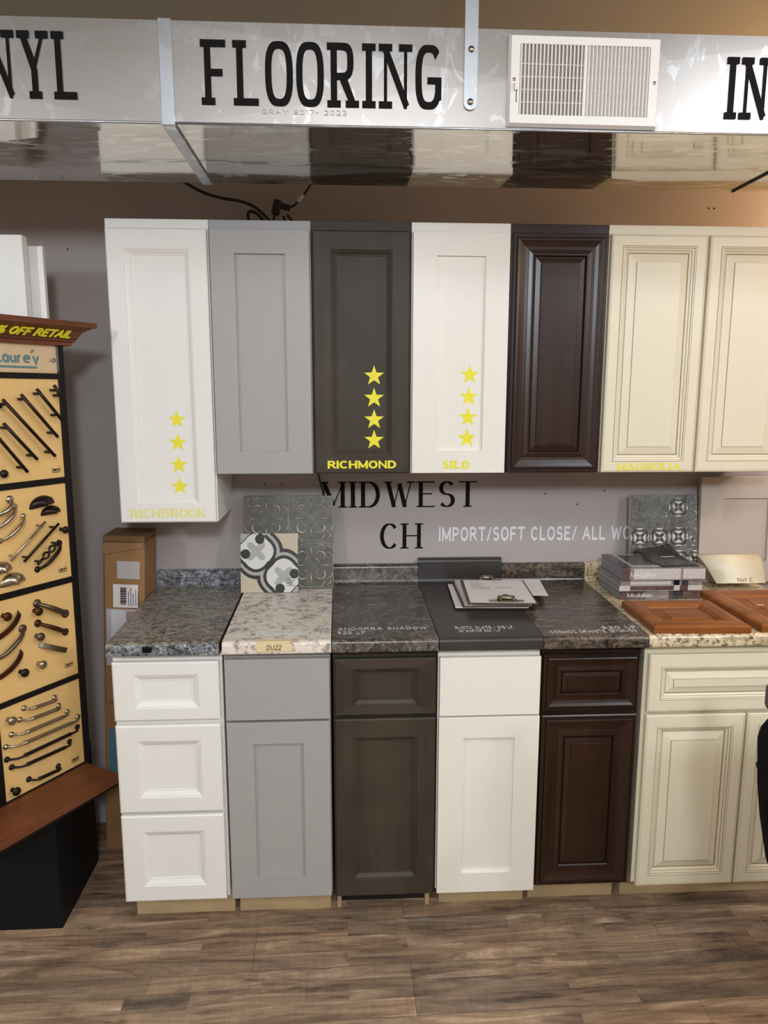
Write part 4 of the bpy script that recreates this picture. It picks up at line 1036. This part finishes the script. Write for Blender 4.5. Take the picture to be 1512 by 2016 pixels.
ls = thing('loose_paper', 'loose white sheet sticking out to the right under the top clipboard', 'paper', (1.155, -.345, .9618), (0, 0, -.12))
b = MB(); b.box(0, .2159, .06, .27, 0, .0012, 'paper'); b.build('sheet', ls)
cC = thing('clipboard', 'brown clipboard on top of the pile with printed form and clip facing the room', 'clipboard', (1.094, -.399, .9636), (0, 0, -.075))
b = MB(); b.box(0, .222, 0, .292, 0, .0035, 'board_edge', .001); b.build('board', cC)
printed_sheet(cC, .008, .216, .006, .284, .0036, 4)
clip(cC, .125, .018, .0045, 1)

# ------------------------------------------------------------------ cords above the grey cabinet
def smooth(pts, k=6):
    P = [Vector(p) for p in pts]; out = []
    for i in range(len(P)-1):
        p0, p1, p2, p3 = P[max(i-1, 0)], P[i], P[i+1], P[min(i+2, len(P)-1)]
        for j in range(k):
            t = j/k; out.append(.5*((2*p1)+(-p0+p2)*t+(2*p0-5*p1+4*p2-p3)*t*t+(-p0+3*p1-3*p2+p3)*t**3))
    return out+[P[-1]]
def cord(name, label, pts, r, loc, cat='power cord'):
    t = thing(name, label, cat, loc); b = MB(); b.tube([Vector(p)-Vector(loc) for p in smooth(pts)], r, 'cord_rubber', 8); b.build('cable', t); return t
cord('power_cord', 'long black power cord sagging from the duct to the grey wall cabinet', [(.17, -.07, 2.31), (.196, -.1, 2.2935), (.25, -.1, 2.265), (.31, -.1, 2.247), (.37, -.1, 2.238), (.418, -.1, 2.221), (.45, -.1, 2.195), (.485, -.11, 2.160), (.5, -.14, 2.1385), (.46, -.16, 2.1385), (.415, -.13, 2.150), (.398, -.1, 2.19), (.405, -.1, 2.206), (.43, -.1, 2.197), (.46, -.1, 2.16), (.465, -.13, 2.1395)], .005, (.46, -.13, 2.1345))
pc = cord('power_cord', 'short black cord with white tag and chunky plug above the grey wall cabinet', [(.612, -.1, 2.31), (.6, -.1, 2.287), (.566, -.1, 2.243), (.545, -.1, 2.225), (.525, -.1, 2.218)], .0035, (.505, -.1, 2.1345))
b = MB(); T_ = Matrix.Translation((.570-.505, 0, 2.247-2.1345)) @ Matrix.Rotation(-.85, 4, 'Y'); b.box(-.014, .014, -.006, -.0045, -.006, .006, 'paper', T=T_); b.build('tag', pc)
b = MB(); T_ = Matrix.Translation((-.004, 0, .088)) @ Matrix.Rotation(.25, 4, 'Y')
b.box(-.022, .004, -.014, .014, -.03, .018, 'cord_rubber', .006, T=T_); b.box(.0, .034, -.010, .010, -.006, .012, 'cord_rubber', .004, T=T_)
b.build('plug', pc)
b = MB(); b.tube(smooth([(-.02, 0, .062), (-.028, 0, .03), (-.02, -.01, .005), (.004, -.01, .005), (.012, 0, .03), (.008, 0, .058)]), .004, 'cord_rubber', 8); b.tube(smooth([(.02, 0, .062), (.034, 0, .045), (.036, 0, .02), (.026, -.005, .004), (.0, -.02, .004)]), .0045, 'cord_rubber', 8); b.build('coil', pc)
wc = cord('wall_cable', 'thin brown cable hanging down the wall beside the M of MIDWEST', [(.606, -.012, 1.375), (.61, -.008, 1.34), (.622, -.006, 1.29), (.630, -.006, 1.25), (.631, -.006, 1.15)], .0028, (.62, -.008, 1.15), 'cable')

# ------------------------------------------------------------------ office chair at the right edge
ch = thing('office_chair', 'black office chair with grey arm cut off by the right edge', 'chair', (1.93, -1.22, 0), (0, 0, .0))
b = MB(); bk = [(-.345, .925), (-.350, .90), (-.342, .80), (-.330, .72), (-.308, .62), (-.285, .56), (-.25, .53), (.25, .53), (.285, .56), (.308, .62), (.345, .80), (.35, .90), (.34, .935), (.30, .955), (-.30, .955), (-.33, .945)]
b.prism(bk, 'Y', -.03, .02, 'chair_black'); b.build('backrest', ch, bevel=.012)
b = MB(); b.box(-.25, .25, -.48, -.04, .44, .51, 'chair_black', .02); b.build('seat', ch)
for sx in (-1, 1):
    b = MB(); b.tube(smooth([(sx*.27, -.05, .47), (sx*.335, -.10, .60), (sx*.345, -.12, .70), (sx*.34, -.18, .78)]), .014, 'chair_black', 8)
    b.build('arm_support', ch)
    b = MB(); b.box(sx*.342-.022, sx*.342+.022, -.36, -.02, .975, 1.015, 'chair_grey', .012) if False else b.box(sx*.342-.025, sx*.342+.025, -.38, -.08, .785, .81, 'chair_grey', .01); b.build('armrest', ch)
b = MB(); b.box(-.335, -.285, -.02, .03, .962, 1.02, 'chair_grey', .012); b.build('back_grip', ch)
b = MB(); b.tube([(0, -.24, .10), (0, -.24, .44)], .025, 'chair_black', 12); b.build('gas_column', ch)
for k in range(5):
    a = k*2*PI/5+.3
    b = MB(); b.tube([(0, -.24, .11), (.24*math.cos(a), -.24+.24*math.sin(a), .075)], [.028, .016], 'chair_black', 8); lg = b.build('base_leg', ch)
    b = MB(); b.tube([(.24*math.cos(a)-.012, -.24+.24*math.sin(a), .026), (.24*math.cos(a)+.012, -.24+.24*math.sin(a), .026)], .0258, 'chair_black', 12); b.build('caster', lg)
b = MB(); b.tube([(0, .03, .5), (0, .04, .62)], .02, 'chair_black', 8); b.tube([(0, -.2, .44), (0, .03, .45), (0, .04, .55)], .018, 'chair_black', 8); b.build('back_bracket', ch)
b = MB(); b.lathe([(.008, 0), (.008, .012), (0, .013)], 'chair_black', Matrix.Translation((-.338, .0, .845)) @ Matrix.Rotation(-PI/2, 4, 'Y'), 10); b.build('side_bolt', ch)
